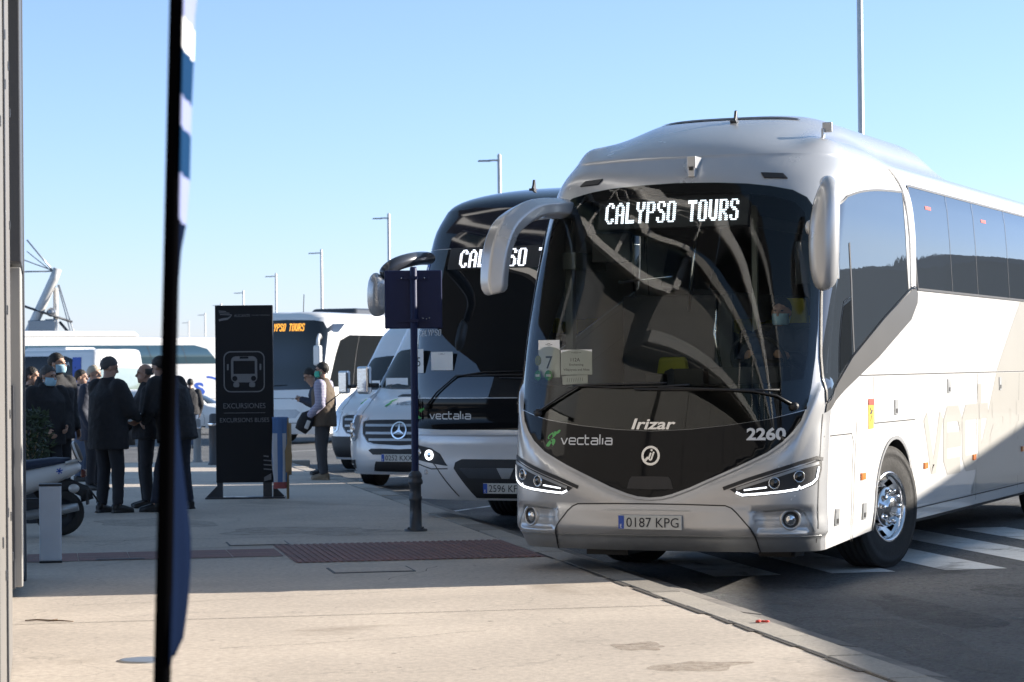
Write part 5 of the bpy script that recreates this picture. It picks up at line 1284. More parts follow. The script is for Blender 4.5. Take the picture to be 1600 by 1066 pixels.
# window band, white ribs and the sweeping canopy over the pavement further back
b = MB(); wb = MB()
for k in range(18):
    y0 = -33 + k * 2.6
    if y0 > 13: continue
    b.box((.42, y0 + 1.25, 6.1), (.05, 2.36, 2.5))
b.build('window_band', M['winglass'], term)
b = MB()
for k in range(18):
    y0 = -33 + k * 2.6
    if y0 > 15: continue
    b.box((.46, y0, 6.1), (.14, .20, 2.8))
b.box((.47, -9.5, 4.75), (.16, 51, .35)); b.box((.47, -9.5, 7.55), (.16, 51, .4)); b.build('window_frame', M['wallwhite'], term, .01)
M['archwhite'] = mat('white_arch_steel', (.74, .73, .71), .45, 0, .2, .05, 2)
def sweep(name, xs, m, parent):
    """long curved white band: list of (y, x, z) centre line with rectangular section"""
    b = MB(); b.tube(xs, [(.12, .42)] * len(xs), 8, up=(0, 0, 1)); return b.build(name, m, parent)
for j, (zo, xo) in enumerate(((10.6, 3.4),)):
    pts = smooth_poly([(xo - 1.2, 14, zo - .6), (xo, 6, zo), (xo + .7, -6, zo + .9), (xo + .4, -20, zo + .6), (xo - .8, -34, zo - .6)], 8, False)
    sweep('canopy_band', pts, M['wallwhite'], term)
sweep('arch_band', smooth_poly([(2.2, -7, 0), (2.4, -3, 3.2), (2.5, 3, 5.6), (2.4, 11, 7.0), (1.9, 20, 7.9), (1.0, 30, 8.3)], 10, False), M['archwhite'], term)
if False: sweep('arch_band', smooth_poly([(3.2, -11, 0), (3.5, -5, 4.6), (3.6, 3, 7.9), (3.3, 12, 9.6), (2.7, 22, 10.4), (1.8, 32, 10.6)], 10, False), M['archwhite'], term)
b = MB(); A = smooth_poly([(-1.5, 32, 8.6), (-.9, 22, 8.9), (-.2, 14, 8.9), (1.0, 6, 8.8), (1.8, -6, 9.2), (1.4, -20, 8.9), (.0, -34, 7.9)], 8, False); Bq = smooth_poly([(1.6, 32, 10.9), (2.3, 22, 11.0), (2.8, 14, 11.1), (3.4, 6, 11.3), (4.1, -6, 12.2), (3.8, -20, 11.9), (2.4, -34, 10.8)], 8, False)
n_ = len(A); b.add(A + Bq, [(i, i + 1, n_ + i + 1, n_ + i) for i in range(n_ - 1)], 0, True); b.build('canopy_soffit', M['walldark'], term)
b = MB()
for k in range(2):
    y0 = -16 - k * 9.0; pts = smooth_poly([(.5, y0, 4.2), (1.6, y0 - .6, 6.0), (2.9, y0 - 1.4, 8.2), (3.6, y0 - 2, 11.4)], 6, False); b.tube(pts, [(.10, .22)] * len(pts), 8)
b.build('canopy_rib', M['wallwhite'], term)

# unseen store-shaped block, added to cast shade on the road and coach flank
st = empty('shadow_caster', (12.75, 6, ROAD), R(-3.7), 'low grey block added unseen outside the right edge to cast shade', 'building')
b = MB(); b.box((1.6, 12.5, 1.97), (3.2, 26, 3.94)); b.build('wall', M['walldark'], st)
b = MB(); b.box((1.7, 12.5, 3.98), (3.3, 26.0, .08)); b.build('roof', M['darksteel'], st)
b = MB(); [b.box((-.012, 2 + k * 4.2, 1.5), (.02, 2.8, 2.6)) for k in range(5)]; b.build('roller_door', M['steel'], st)
# unseen dark shed shape far off right, added for the coach glazing to reflect
fs_ = empty('far_reflection_block', (92, 95, ROAD - .5), R(-35), 'long dark block added unseen far to the right for the coach glazing to reflect', 'building')
b = MB(); b.box((0, 0, 4.2), (170, 12, 8.4)); b.build('wall', mat('dark_reflection_block', (.065, .06, .055), .8, scale=.3, var=.3), fs_)
b = MB()
for k in range(8): b.prism([(-85 + k * 21.25, 8.4), (-74.4 + k * 21.25, 8.75 + .15 * (k % 3)), (-63.75 + k * 21.25, 8.4)], -6, 6, 'Y')
b.build('roof', M['walldark'], fs_)

# ------------------------------------------------------------------ lamp posts
M['lamp'] = mat('pale_lamp_post', (.58, .57, .55), .45, .3)
def lamp(x, y, label, H=10.0, rz=0.0, q=1.0):
    r = empty('street_lamp', (x, y, ROAD + zg(min(y, 170)) - max(0, y - 170) * .0085), rz, label, 'street lamp', 'street lamps lining the yard')
    b = MB(); b.lathe([(.12 * q, 0), (.12 * q, .6), (.085 * q, .65), (.07 * q, H), (.02 * q, H + .05), (.0005, H + .05)], 14, axis='Z'); b.build('pole', M['lamp'], r)
    b = MB(); b.tube([(0, 0, H - .2), (-.2, 0, H - .19), (-.4, 0, H - .2)], .035, 8); a = b.build('arm', M['lamp'], r)
    b = MB(); b.box((-.55, 0, H - .21), (.5, .2, .06), taper=.8); b.build('lamp_head', M['steel'], a, .03)
    return r
lamp_labels = ['street lamp rising behind the black fronted coach, tallest of the far row', 'street lamp behind the blue road sign, second tallest of the far row', 'street lamp rising above the vans and the white coach', 'street lamp just right of the black totem top',
               'street lamp seen just above the black totem', 'small distant street lamp left of the totem top', 'tiny distant street lamp left of the black totem', 'farthest street lamp, nearest to the flag pole']
for i, (x, y) in enumerate([(-.40, 89), (-5.92, 118.2), (-11.47, 147.4), (-17.05, 176.6), (-22.63, 205.8), (-28.0, 235), (-33.2, 264), (-38.8, 293)]):
    lamp(x, y, lamp_labels[i])
lamp(7.06, 49, 'tall lamp post rising behind the silver coach at the right', H=13, q=.8)
# ------------------------------------------------------------------ totem, road sign, flag, bollards
M['totem'] = mat('totem_panel', (.014, .0155, .019), .5, 0, 0, .1, 3, spec=.25)
M['totemtext'] = mat('totem_lettering', (.19, .195, .205), .5, var=.05)
TZ = R(2)
tot = empty('information_totem', (-3.39, 30.9, 0), TZ, 'tall black totem with a bus symbol and the words EXCURSIONES', 'sign')
b = MB(); b.box((0, 0, 1.325), (.725, .13, 2.24)); b.build('panel', M['totem'], tot, .006)
b = MB(); b.box((-.32, 0, .11), (.07, .10, .20)); b.box((.28, 0, .11), (.11, .10, .20)); b.box((0, 0, .012), (1.0, .22, .024)); b.build('base_frame', M['darksteel'], tot, .003)
for s_ in (-1, 1): b = MB(); b.prism([(s_ * .35, .02), (s_ * .50, .02), (s_ * .35, .17)], -.02, .02, 'Y'); b.build('gusset', M['darksteel'], tot)
TT = lambda x, z: frame((x, -.0672, z), (1, 0, 0), (0, 0, 1))
def rrect(cx, cy, w_, h_, r, n=6):
    o = []
    for qx, qy, g0 in ((1, 1, 0), (-1, 1, .5), (-1, -1, 1), (1, -1, 1.5)):
        for k in range(n + 1):
            g = (g0 + .5 * k / n) * math.pi; o.append((cx + qx * (w_ / 2 - r) + r * math.cos(g), cy + qy * (h_ / 2 - r) + r * math.sin(g)))
    return o
def flatpoly(V, Fc, outline, holes=()):
    v, f = cdt(outline, holes, .5, .02); k = len(V); V += v; Fc += [tuple(k + i for i in q) for q in f]
V = []; Fc = []
flatpoly(V, Fc, rrect(0, 0, .52, .52, .09), [rrect(0, 0, .49, .49, .078)])
flatpoly(V, Fc, rrect(0, .03, .33, .33, .06), [rrect(0, .055, .27, .165, .005), rrect(0, .178, .11, .026, .004), [(.118 + .033 * math.cos(g), -.085 + .033 * math.sin(g)) for g in np.linspace(0, 6.1, 14)], [(-.118 + .033 * math.cos(g), -.085 + .033 * math.sin(g)) for g in np.linspace(0, 6.1, 14)]])
for s_ in (1, -1): flatpoly(V, Fc, rrect(s_ * .10, -.165, .075, .06, .02)); flatpoly(V, Fc, rrect(s_ * .205, .06, .022, .08, .009))
flat_mesh('bus_symbol', V, Fc, TT(0, 1.605), M['totemtext'], tot)
text_on('totem_lettering', 'EXCURSIONES', TT(0, 1.175), .1, M['totemtext'], tot, w=.53, h=.066)
text_on('totem_lettering', 'EXCURSIONS BUSES', TT(0, .995), .1, M['totemtext'], tot, w=.62, h=.056)
V = []; Fc = []; bar(V, Fc, (-.26, 0), (.26, 0), .006); flat_mesh('totem_rule', V, Fc, TT(0, 1.085), M['totemtext'], tot)
text_on('totem_lettering', 'ALICANTE', TT(-.02, 2.315), .1, M['totemtext'], tot, w=.2, h=.036)
text_on('totem_lettering', 'CRUISE TERMINAL', TT(.215, 2.318), .1, M['totemtext'], tot, w=.24, h=.014)
V = []; Fc = []
for k, (x0, x1) in enumerate(((-.315, -.24), (-.31, -.20), (-.30, -.17))): bar(V, Fc, (x0, 2.375 - k * .022), (x1 + .02, 2.368 - k * .022), .010)
b0 = len(V); V += [(-.315, 2.27), (-.26, 2.285), (-.20, 2.29), (-.145, 2.325), (-.17, 2.29), (-.205, 2.262), (-.26, 2.255), (-.31, 2.245)]; Fc.append(tuple(range(b0, b0 + 8)))
flat_mesh('ship_emblem', V, Fc, TT(0, 0), M['totemtext'], tot)
V = []; Fc = []
for k in range(4): bar(V, Fc, (.235, .54 - k * .055), (.34 if k else .30, .53 - k * .055), .016)
b0 = len(V); V += [(.24, .22), (.24, .27), (.33, .32), (.33, .24)]; Fc.append(tuple(range(b0, b0 + 4))); flat_mesh('corner_emblem', V, Fc, TT(0, 0), M['totemtext'], tot)

# folded wind screen: striped cloth bundled on a wooden pole, leaning beside the totem
fb = empty('rolled_banner', (-2.84, 30.75, 0), 0, 'bundled blue and white striped cloth on a wooden pole beside the totem', 'banner')
M['wood'] = mat('pale_wood', (.34, .24, .13), .7)
b = MB(); b.tube([(.0, 0, 0), (.0, .0, 1.02)], .017, 10); b.tube([(.03, .0, .30), (.03, 0, .95)], .02, 8); b.build('pole', M['wood'], fb)
M['blueclo'] = mat('blue_white_cloth', (.10, .20, .42), .85); M['whiteclo'] = mat('white_cloth', (.55, .58, .64), .85); M['redclo'] = mat('faded_red_cloth', (.35, .10, .10), .85)
b = MB(); nz_, na = 22, 26
for i in range(nz_ + 1):
    z = .13 + .90 * i / nz_
    for k in range(na):
        g = 2 * math.pi * k / na; q = 1 + .14 * math.sin(5 * g + 3 * z) + .08 * math.sin(9 * g - 7 * z)
        b.v.append(Vector((-.095 + .095 * q * math.cos(g) * (1 - .1 * math.sin(9 * z)), .05 * q * math.sin(g), z)))
for i in range(nz_):
    for k in range(na):
        k2 = (k + 1) % na; b.f.append([i * na + k, i * na + k2, (i + 1) * na + k2, (i + 1) * na + k]); b.m.append(2 if i < 2 else (1 if (k // 3) % 2 and i < 17 else 0)); b.sm.append(True)
b.f.append([nz_ * na + k for k in range(na)]); b.m.append(0); b.sm.append(False)
b.build('cloth_bundle', [M['blueclo'], M['whiteclo'], M['redclo']], fb)
b = MB(); b.prism([(-.02, .33), (.05, .36), (.06, .55), (.02, .78), (-.03, .60)], -.045, -.03, 'Y'); b.build('wooden_paddle', M['wood'], fb)

# road sign seen from behind
M['signblue'] = mat('dark_blue_post', (.012, .020, .075), .5, 0, 0, .15, 8, spec=.3)
rs = empty('road_sign', (-.98, 24.4, 0), R(0), 'square road sign seen from its dark blue back on a post', 'road sign')
b = MB(); b.lathe([(.036, .50), (.036, 2.62), (.030, 2.64), (.0005, 2.64)], 18, axis='Z'); b.build('post', M['signblue'], rs)
b = MB(); b.lathe([(.115, 0), (.115, .02), (.062, .03), (.058, .30), (.066, .31), (.066, .34), (.058, .35), (.057, .46), (.075, .475), (.075, .50), (.06, .53), (.068, .545), (.062, .57), (.04, .60), (.036, .60)], 20, axis='Z')
for k in range(4): g = math.pi / 4 + k * math.pi / 2; b.box((.095 * math.cos(g), .095 * math.sin(g), .028), (.025, .025, .02))
b.build('base_sleeve', M['darksteel'], rs)
b = MB(); b.box((-.005, .055, 2.315), (.575, .022, .585)); pn = b.build('panel', M['signblue'], rs, .018)
for z_ in (2.53, 2.10): b = MB(); b.box((-.005, .038, z_), (.32, .02, .025)); b.box((0, 0, z_), (.085, .09, .03)); b.build('bracket', M['signblue'], rs)
b = MB()
for x, z in ((.09, 2.125), (.125, 2.12), (.155, 2.128), (-.12, 2.53), (.11, 2.53)): b.ball((x, .026, z), .008, seg=8, rings=5)
b.build('bolt', M['chrome'], pn)

# feather flag in the foreground, furled edge-on
M['flagblue'] = mat('flag_blue', (.0045, .0085, .023), .95, spec=0.0); M['flagwhite'] = mat('flag_white', (.75, .76, .80), .7); M['flagwhiteshade'] = mat('flag_white_shaded', (.17, .20, .36), .8); M['flagbluelit'] = mat('flag_blue_lit', (.007, .032, .085), .9, spec=.02); M['flagdark'] = mat('flag_sleeve', (.002, .002, .0025), .95, spec=0.0)  # lit and shaded tones of the flag's blue and white put into the colours
def at(px, py, Y):
    d = _f * F_PX + _r * (px - 800) - _u * (py - 533); return Vector((0, 0, CAMH)) + d * (Y / d.y)
fl = empty('feather_flag', (-.752, 5.0, 0), 0, 'black pole with a furled navy and white flag in the near foreground', 'flag')
b = MB(); b.tube([(0, 0, .0), (.029, 0, .98), (.071, 0, 2.385), (.088, 0, 2.9)], [.0185, .0180, .0150, .012], 14); b.build('pole', M['flagdark'], fl)
b = MB()
for k in range(4): g = k * math.pi / 2 + .6; b.tube([(0, 0, .03), (.38 * math.cos(g), .38 * math.sin(g), .02)], .015, 8)
b.lathe([(.05, 0), (.05, .10), (.02, .14), (.0005, .14)], 14, axis='Z'); b.build('cross_base', M['darksteel'], fl)
prof = [(2.86, -.60), (2.6, -.615), (2.382, -.646), (2.283, -.649), (2.184, -.654), (2.125, -.656), (2.027, -.659), (1.935, -.667), (1.876, -.680), (1.75, -.690), (1.65, -.693), (1.542, -.690), (1.45, -.682), (1.358, -.672), (1.266, -.663), (1.20, -.664), (1.122, -.670), (1.05, -.680), (1.018, -.698)]
zz_ = [p[0] for p in prof][::-1]; xx_ = [p[1] for p in prof][::-1]
bands = [(9, 2.49, 1), (2.49, 2.347, 3), (2.347, 2.283, 1), (2.283, 2.184, 0), (2.184, 2.125, 2), (2.125, 2.03, 0), (2.03, 1.93, 2), (1.93, 0, 0)]
bands = [(9, 2.55, 3), (2.55, 2.345, 2), (2.345, 2.286, 1), (2.286, 2.186, 3), (2.186, 2.125, 2), (2.125, 2.03, 3), (2.03, 1.935, 2), (1.935, -1, 0)]
b = MB(); zs = np.linspace(2.86, 1.018, 116); m_ = 9
for z in zs:
    xr = float(np.interp(z, zz_, xx_)); xp = -.752 + .0296 * z + .013
    for j in range(m_):
        t = j / (m_ - 1); y = 5.0 + .24 * t + .018 * math.sin(6 * t + 5 * z)
        x = (xp + (xr - xp) * (t ** .8) + .004 * math.sin(9 * t + 7 * z) * t * (1 - t) * 4) * (y / 5.0)
        b.v.append(Vector((x + .752, y - 5.0, z)))
for i in range(len(zs) - 1):
    zc = (zs[i] + zs[i + 1]) / 2; mi = next(k for hi, lo, k in bands if hi >= zc > lo)
    for j in range(m_ - 1):
        q = i * m_ + j; b.f.append([q, q + 1, q + m_ + 1, q + m_]); b.m.append(mi); b.sm.append(True)
o = b.build('cloth', [M['flagblue'], M['flagwhite'], M['flagwhiteshade'], M['flagbluelit']], fl); sd = o.modifiers.new('solid', 'SOLIDIFY'); sd.thickness = .002

# bollards
def bollard(x, y, label, m, h=.85, r=.075):
    e = empty('bollard', (x, y, zg(y)), 0, label, 'bollard', 'bollards at the far end of the pavement')
    b = MB(); b.lathe([(r * 1.25, 0), (r * 1.25, .03), (r, .05), (r, h * .74), (r * 1.2, h * .76), (r * 1.2, h * .82), (r * .95, h * .84), (r * .9, h * .97), (r * .5, h), (.0005, h)], 18, axis='Z'); b.build('shaft', m, e)
    b = MB(); b.lathe([(r * 1.22, h * .77), (r * 1.24, h * .79), (r * 1.22, h * .81)], 18, axis='Z'); b.build('ring', M['chrome'], e)
    return e
M['greypost'] = mat('weathered_grey_post', (.26, .25, .24), .6); M['darkpost'] = mat('dark_grey_post', (.05, .052, .058), .5)
bollard(-5.95, 46.0, 'weathered pale grey bollard behind the leaning man', M['greypost'], .82)
bollard(-5.42, 44.2, 'dark grey bollard touching the left side of the totem', M['darkpost'], .93, .085)
bollard(-6.6, 47.2, 'slim white post beside the pale bollard', M['lamp'], .6, .04)
e = empty('square_bollard', (-3.955, 20.85, 0), R(10), 'pale square bollard standing in front of the scooter', 'bollard')
b = MB(); b.box((0, 0, .335), (.185, .185, .64)); b.build('shaft', mat('pale_blue_grey_post', (.55, .58, .62), .5, .2), e, .012)
b = MB(); b.box((0, 0, .662), (.19, .19, .018)); b.build('cap', M['black'], e, .004); b = MB(); b.box((0, 0, .008), (.19, .19, .016)); b.build('foot', M['black'], e, .004)

# scooter, seen from its right, tail towards the road
sco = empty('parked_scooter', (-4.50, 24.2, 0), R(184), 'white scooter with a dark seat parked by the wall', 'scooter')
# local: +x points to the scooter's front (towards the wall), y to its left
def scw(x):
    b = MB(); b.lathe([(.17, -.05), (.22, -.055), (.255, -.035), (.265, 0), (.255, .035), (.22, .055), (.17, .05)], 32, M=Matrix.Translation((x, 0, .265))); t = b.build('wheel', M['rubber'], sco)
    b = MB(); b.lathe([(.17, -.045), (.16, -.02), (.05, -.03), (.04, -.06), (.0005, -.06)], 24, M=Matrix.Translation((x, 0, .265))); b.lathe([(.17, .045), (.16, .02), (.05, .03), (.04, .06), (.0005, .06)], 24, M=Matrix.Translation((x, 0, .265))); b.build('rim', M['darksteel'], t)
scw(0); scw(1.32)
b = MB(); b.tube([(-.24, 0, .80), (-.10, 0, .76), (.10, 0, .70), (.35, 0, .62), (.60, 0, .55), (.72, 0, .45)], [(.05, .06), (.13, .095), (.155, .13), (.16, .15), (.15, .14), (.13, .10)], 18); b.tube([(.70, 0, .38), (.9, 0, .34), (1.02, 0, .40)], [(.16, .05)] * 3, 12)
b.tube([(1.02, 0, .40), (1.10, 0, .70), (1.02, 0, .95)], [(.18, .05), (.20, .06), (.16, .07)], 14); body_s = b.build('body', M['white'], sco); sd = body_s.modifiers.new('s', 'SUBSURF'); sd.levels = 1; sd.render_levels = 1
b = MB(); b.tube([(-.12, 0, .86), (.05, 0, .845), (.28, 0, .815), (.5, 0, .80), (.66, 0, .81), (.74, 0, .78)], [(.06, .03), (.125, .055), (.14, .06), (.15, .06), (.13, .055), (.07, .03)], 16); b.build('seat', mat('dark_blue_seat', (.022, .035, .07), .5), sco)
b = MB(); b.tube([(-.08, .11, .83), (-.19, .09, .86), (-.21, 0, .87), (-.19, -.09, .86), (-.08, -.11, .83)], .018, 8); b.build('grab_rail', M['lamp'], sco)
T = Matrix.Translation((-.19, 0, .955)) @ Matrix.Rotation(R(-70), 4, 'Y')
b = MB(); b.lathe([(.105, -.03), (.12, 0), (.105, .03), (.0005, .04)], 22, axis='Z', M=T); b.lathe([(.105, -.03), (.0005, -.03)], 22, axis='Z', M=T); b.build('backrest', mat('brown_pad', (.10, .085, .07), .7), sco)
b = MB(); b.lathe([(.122, -.012), (.128, .0), (.122, .012)], 22, axis='Z', M=T); b.build('backrest_rim', M['white'], sco)
b = MB(); b.box((-.26, 0, .71), (.05, .16, .10)); b.build('tail_lamp', mat('smoked_red_lens', (.10, .02, .015), .15), sco, .02)
for sg in (1, -1):
    b = MB(); b.ball((-.17, sg * .15, .545), (.06, .035, .05)); b.build('turn_signal', M['lamp'], sco)
b = MB(); b.tube([(-.30, 0, .40), (-.27, 0, .50), (-.12, 0, .575), (.12, 0, .57), (.25, 0, .46)], [(.07, .02)] * 5, 10); b.box((-.30, 0, .44), (.02, .17, .17)); b.tube([(-.16, 0, .6), (-.30, 0, .56), (-.42, 0, .38)], .012, 6); b.build('mudguard', M['black'], sco)
b = MB(); b.tube([(.55, .16, .26), (.3, .17, .25), (.0, .18, .30), (-.22, .18, .34)], [.03, .055, .06, .045], 14); b.build('exhaust', M['steel'], sco)
b = MB(); b.box((.33, 0, .33), (.5, .26, .2)); b.box((.0, .1, .28), (.2, .08, .12)); b.build('engine', M['black'], sco, .03)
b = MB(); b.tube([(1.32, 0, .265), (1.18, 0, .70), (1.05, 0, 1.02)], .035, 10); b.tube([(1.03, -.33, 1.06), (1.02, 0, 1.02), (1.03, .33, 1.06)], .018, 8); b.box((1.06, 0, 1.0), (.16, .22, .14)); b.build('steering', M['black'], sco, .01)
for sg in (1, -1):
    b = MB(); b.tube([(1.03, sg * .22, 1.06), (1.0, sg * .30, 1.26)], .007, 6); b.ball((1.0, sg * .31, 1.30), (.02, .06, .045)); b.build('mirror', M['black'], sco)
sv = []; sf_ = []
for k in range(3): g = k * math.pi / 3 + .3; bar(sv, sf_, (.036 * math.cos(g), .036 * math.sin(g)), (-.036 * math.cos(g), -.036 * math.sin(g)), .013)
flat_mesh('star_mark', sv, sf_, frame((-.02, .158, .745), (-1, 0, 0), (0, 0, 1)), M['euroblue'], sco)
sco.scale = (.92, .92, .87)
# bushy plant behind the scooter
M['leaf'] = mat('dark_leaf', (.035, .055, .022), .55, var=.5, scale=9)
pl_ = empty('potted_plant', (-5.22, 26.4, 0), 0, 'dark bushy plant behind the scooter', 'plant')
b = MB(); rl = random.Random(11)
for k in range(1100):
    g = rl.uniform(0, 2 * math.pi); rr = .24 * math.sqrt(rl.random()); z = .45 + .75 * rl.random() ** .8; rr *= (1 - .5 * abs(z - .8)); c = Vector((rr * math.cos(g), rr * math.sin(g), z))
    d = Vector((rl.uniform(-1, 1), rl.uniform(-1, 1), rl.uniform(-.3, 1))).normalized(); s_ = d.orthogonal().normalized() * .014; l = rl.uniform(.05, .10)
    b.add([c, c + d * l * .5 + s_, c + d * l, c + d * l * .5 - s_], [(0, 1, 2, 3)])
b.build('foliage', M['leaf'], pl_)
b = MB(); b.lathe([(.16, 0), (.22, .38), (.24, .40), (.20, .40), (.18, .34), (.0005, .34)], 20, axis='Z'); b.build('pot', M['darksteel'], pl_)
b = MB(); [b.tube([(rl.uniform(-.05, .05), rl.uniform(-.05, .05), .3), (rl.uniform(-.2, .2), rl.uniform(-.2, .2), 1.0)], .008, 5) for _ in range(9)]; b.build('stem', M['wood'], pl_)

# raking white mast with stays and a boarding gangway, at the quay edge far off
mo = empty('boarding_mast', (-21.6, 115, ROAD + zg(115)), 0, 'white raking steel mast with cables above the city bus', 'mast')
def mp(px, py, Y=115): return at(px, py, Y) - Vector((-21.6, 115, ROAD + zg(115)))
b = MB(); b.tube([mp(-8, 640), mp(45, 522), mp(84, 436), mp(90, 420)], [.27, .24, .22, .20], 14); b.build('raking_tube', M['lamp'], mo)
b = MB(); b.tube([mp(87, 450, 115.3), mp(87, 700, 115.3)], .12, 12); b.build('upright', M['lamp'], mo)
b = MB()
for a, c, r in (((42, 375), (84, 425), .04), ((42, 393), (82, 425), .025), ((20, 400), (80, 422), .03), ((20, 425), (80, 424), .04), ((92, 445), (140, 600), .03), ((90, 445), (132, 600), .025)): b.tube([mp(*a), mp(*c)], r, 6)
b.build('cable', M['steel'], mo)
b = MB(); b.tube([mp(-10, 460), mp(42, 480), mp(112, 503)], [(.30, .06)] * 3, 6); b.tube([mp(93, 503), mp(112, 525)], .07, 6); b.build('gangway', M['walldark'], mo)
b = MB(); b.box(tuple((mp(55, 515) + mp(80, 520)) / 2), (1.3, .8, 1.0)); b.box(tuple(mp(80, 512)), (.5, .6, .8)); b.ball(tuple(mp(80, 488)), .22); b.box(tuple(mp(60, 521)), (3.6, 1.2, .15)); b.build('machinery', M['steel'], mo, .05)
# ------------------------------------------------------------------ people
from mathutils import noise as mnoise
M['skin'] = mat('skin', (.42, .25, .18), .5, var=.08, scale=20)
M['hairdark'] = mat('dark_hair', (.020, .016, .013), .6, var=.3, scale=40, bump=.4, bscale=120); M['hairgrey'] = mat('grey_hair', (.065, .062, .060), .6, var=.4, scale=40, bump=.4, bscale=120); M['hairfair'] = mat('fair_hair', (.42, .36, .28), .6, var=.3, scale=40)
M['blackcloth'] = mat('black_cloth', (.017, .017, .020), .85, var=.25, scale=14, bump=.35, bscale=50); M['navycloth'] = mat('navy_cloth', (.026, .031, .050), .8, var=.2, scale=14, bump=.3, bscale=50)
M['darktrouser'] = mat('dark_trousers', (.022, .022, .027), .85, var=.2, bump=.25, bscale=50); M['jeans'] = mat('blue_jeans', (.07, .10, .16), .85); M['greytrouser'] = mat('grey_trousers', (.055, .055, .06), .85, var=.2, bump=.25, bscale=50)
M['shoe'] = mat('black_shoe', (.014, .013, .013), .35); M['tanshoe'] = mat('tan_shoe', (.22, .16, .10), .6); M['mask'] = mat('pale_blue_mask', (.36, .58, .70), .7, var=.04); M['greenmask'] = mat('green_mask', (.05, .42, .30), .7)
M['vest'] = mat('brown_vest', (.105, .078, .055), .85, var=.15, bump=.25, bscale=60); M['stripe'] = mat('striped_shirt', (.46, .45, .56), .8)
_n = M['stripe'].node_tree; _wv = _n.nodes.new('ShaderNodeTexWave'); _wv.inputs['Scale'].default_value = 14; _wv.bands_direction = 'Z'; _tc = _n.nodes.new('ShaderNodeTexCoord'); _mx = _n.nodes.new('ShaderNodeMix'); _mx.data_type = 'RGBA'
_mx.inputs[6].default_value = (.52, .51, .60, 1); _mx.inputs[7].default_value = (.16, .15, .28, 1); _n.links.new(_tc.outputs['Object'], _wv.inputs['Vector']); _n.links.new(_wv.outputs['Fac'], _mx.inputs[0]); _n.links.new(_mx.outputs[2], _n.nodes['Principled BSDF'].inputs['Base Color'])
M['eye'] = mat('eye', (.015, .012, .010), .1)
def remesh(b, name, m, parent, voxel=.014, wrinkle=0.0, seed=0.0, smooth=2):
    o = b.build(name, m); rm = o.modifiers.new('r', 'REMESH'); rm.mode = 'VOXEL'; rm.voxel_size = voxel
    if smooth: s_ = o.modifiers.new('s', 'SMOOTH'); s_.iterations = smooth; s_.factor = .5
    dg = bpy.context.evaluated_depsgraph_get(); me = bpy.data.meshes.new_from_object(o.evaluated_get(dg)); old = o.data
    o.modifiers.clear(); o.data = me; bpy.data.meshes.remove(old); me.name = name
    if wrinkle:
        for v in me.vertices:
            p = v.co; q = mnoise.noise(Vector((p.x * 9 + seed, p.y * 9, p.z * 5))) + .6 * mnoise.noise(Vector((p.x * 22 + seed, p.y * 22, p.z * 26)))
            v.co = p + v.normal * (q * wrinkle)
    me.polygons.foreach_set('use_smooth', [True] * len(me.polygons)); me.update()
    o.parent = parent; return o
def V3(*a): return Vector(a)
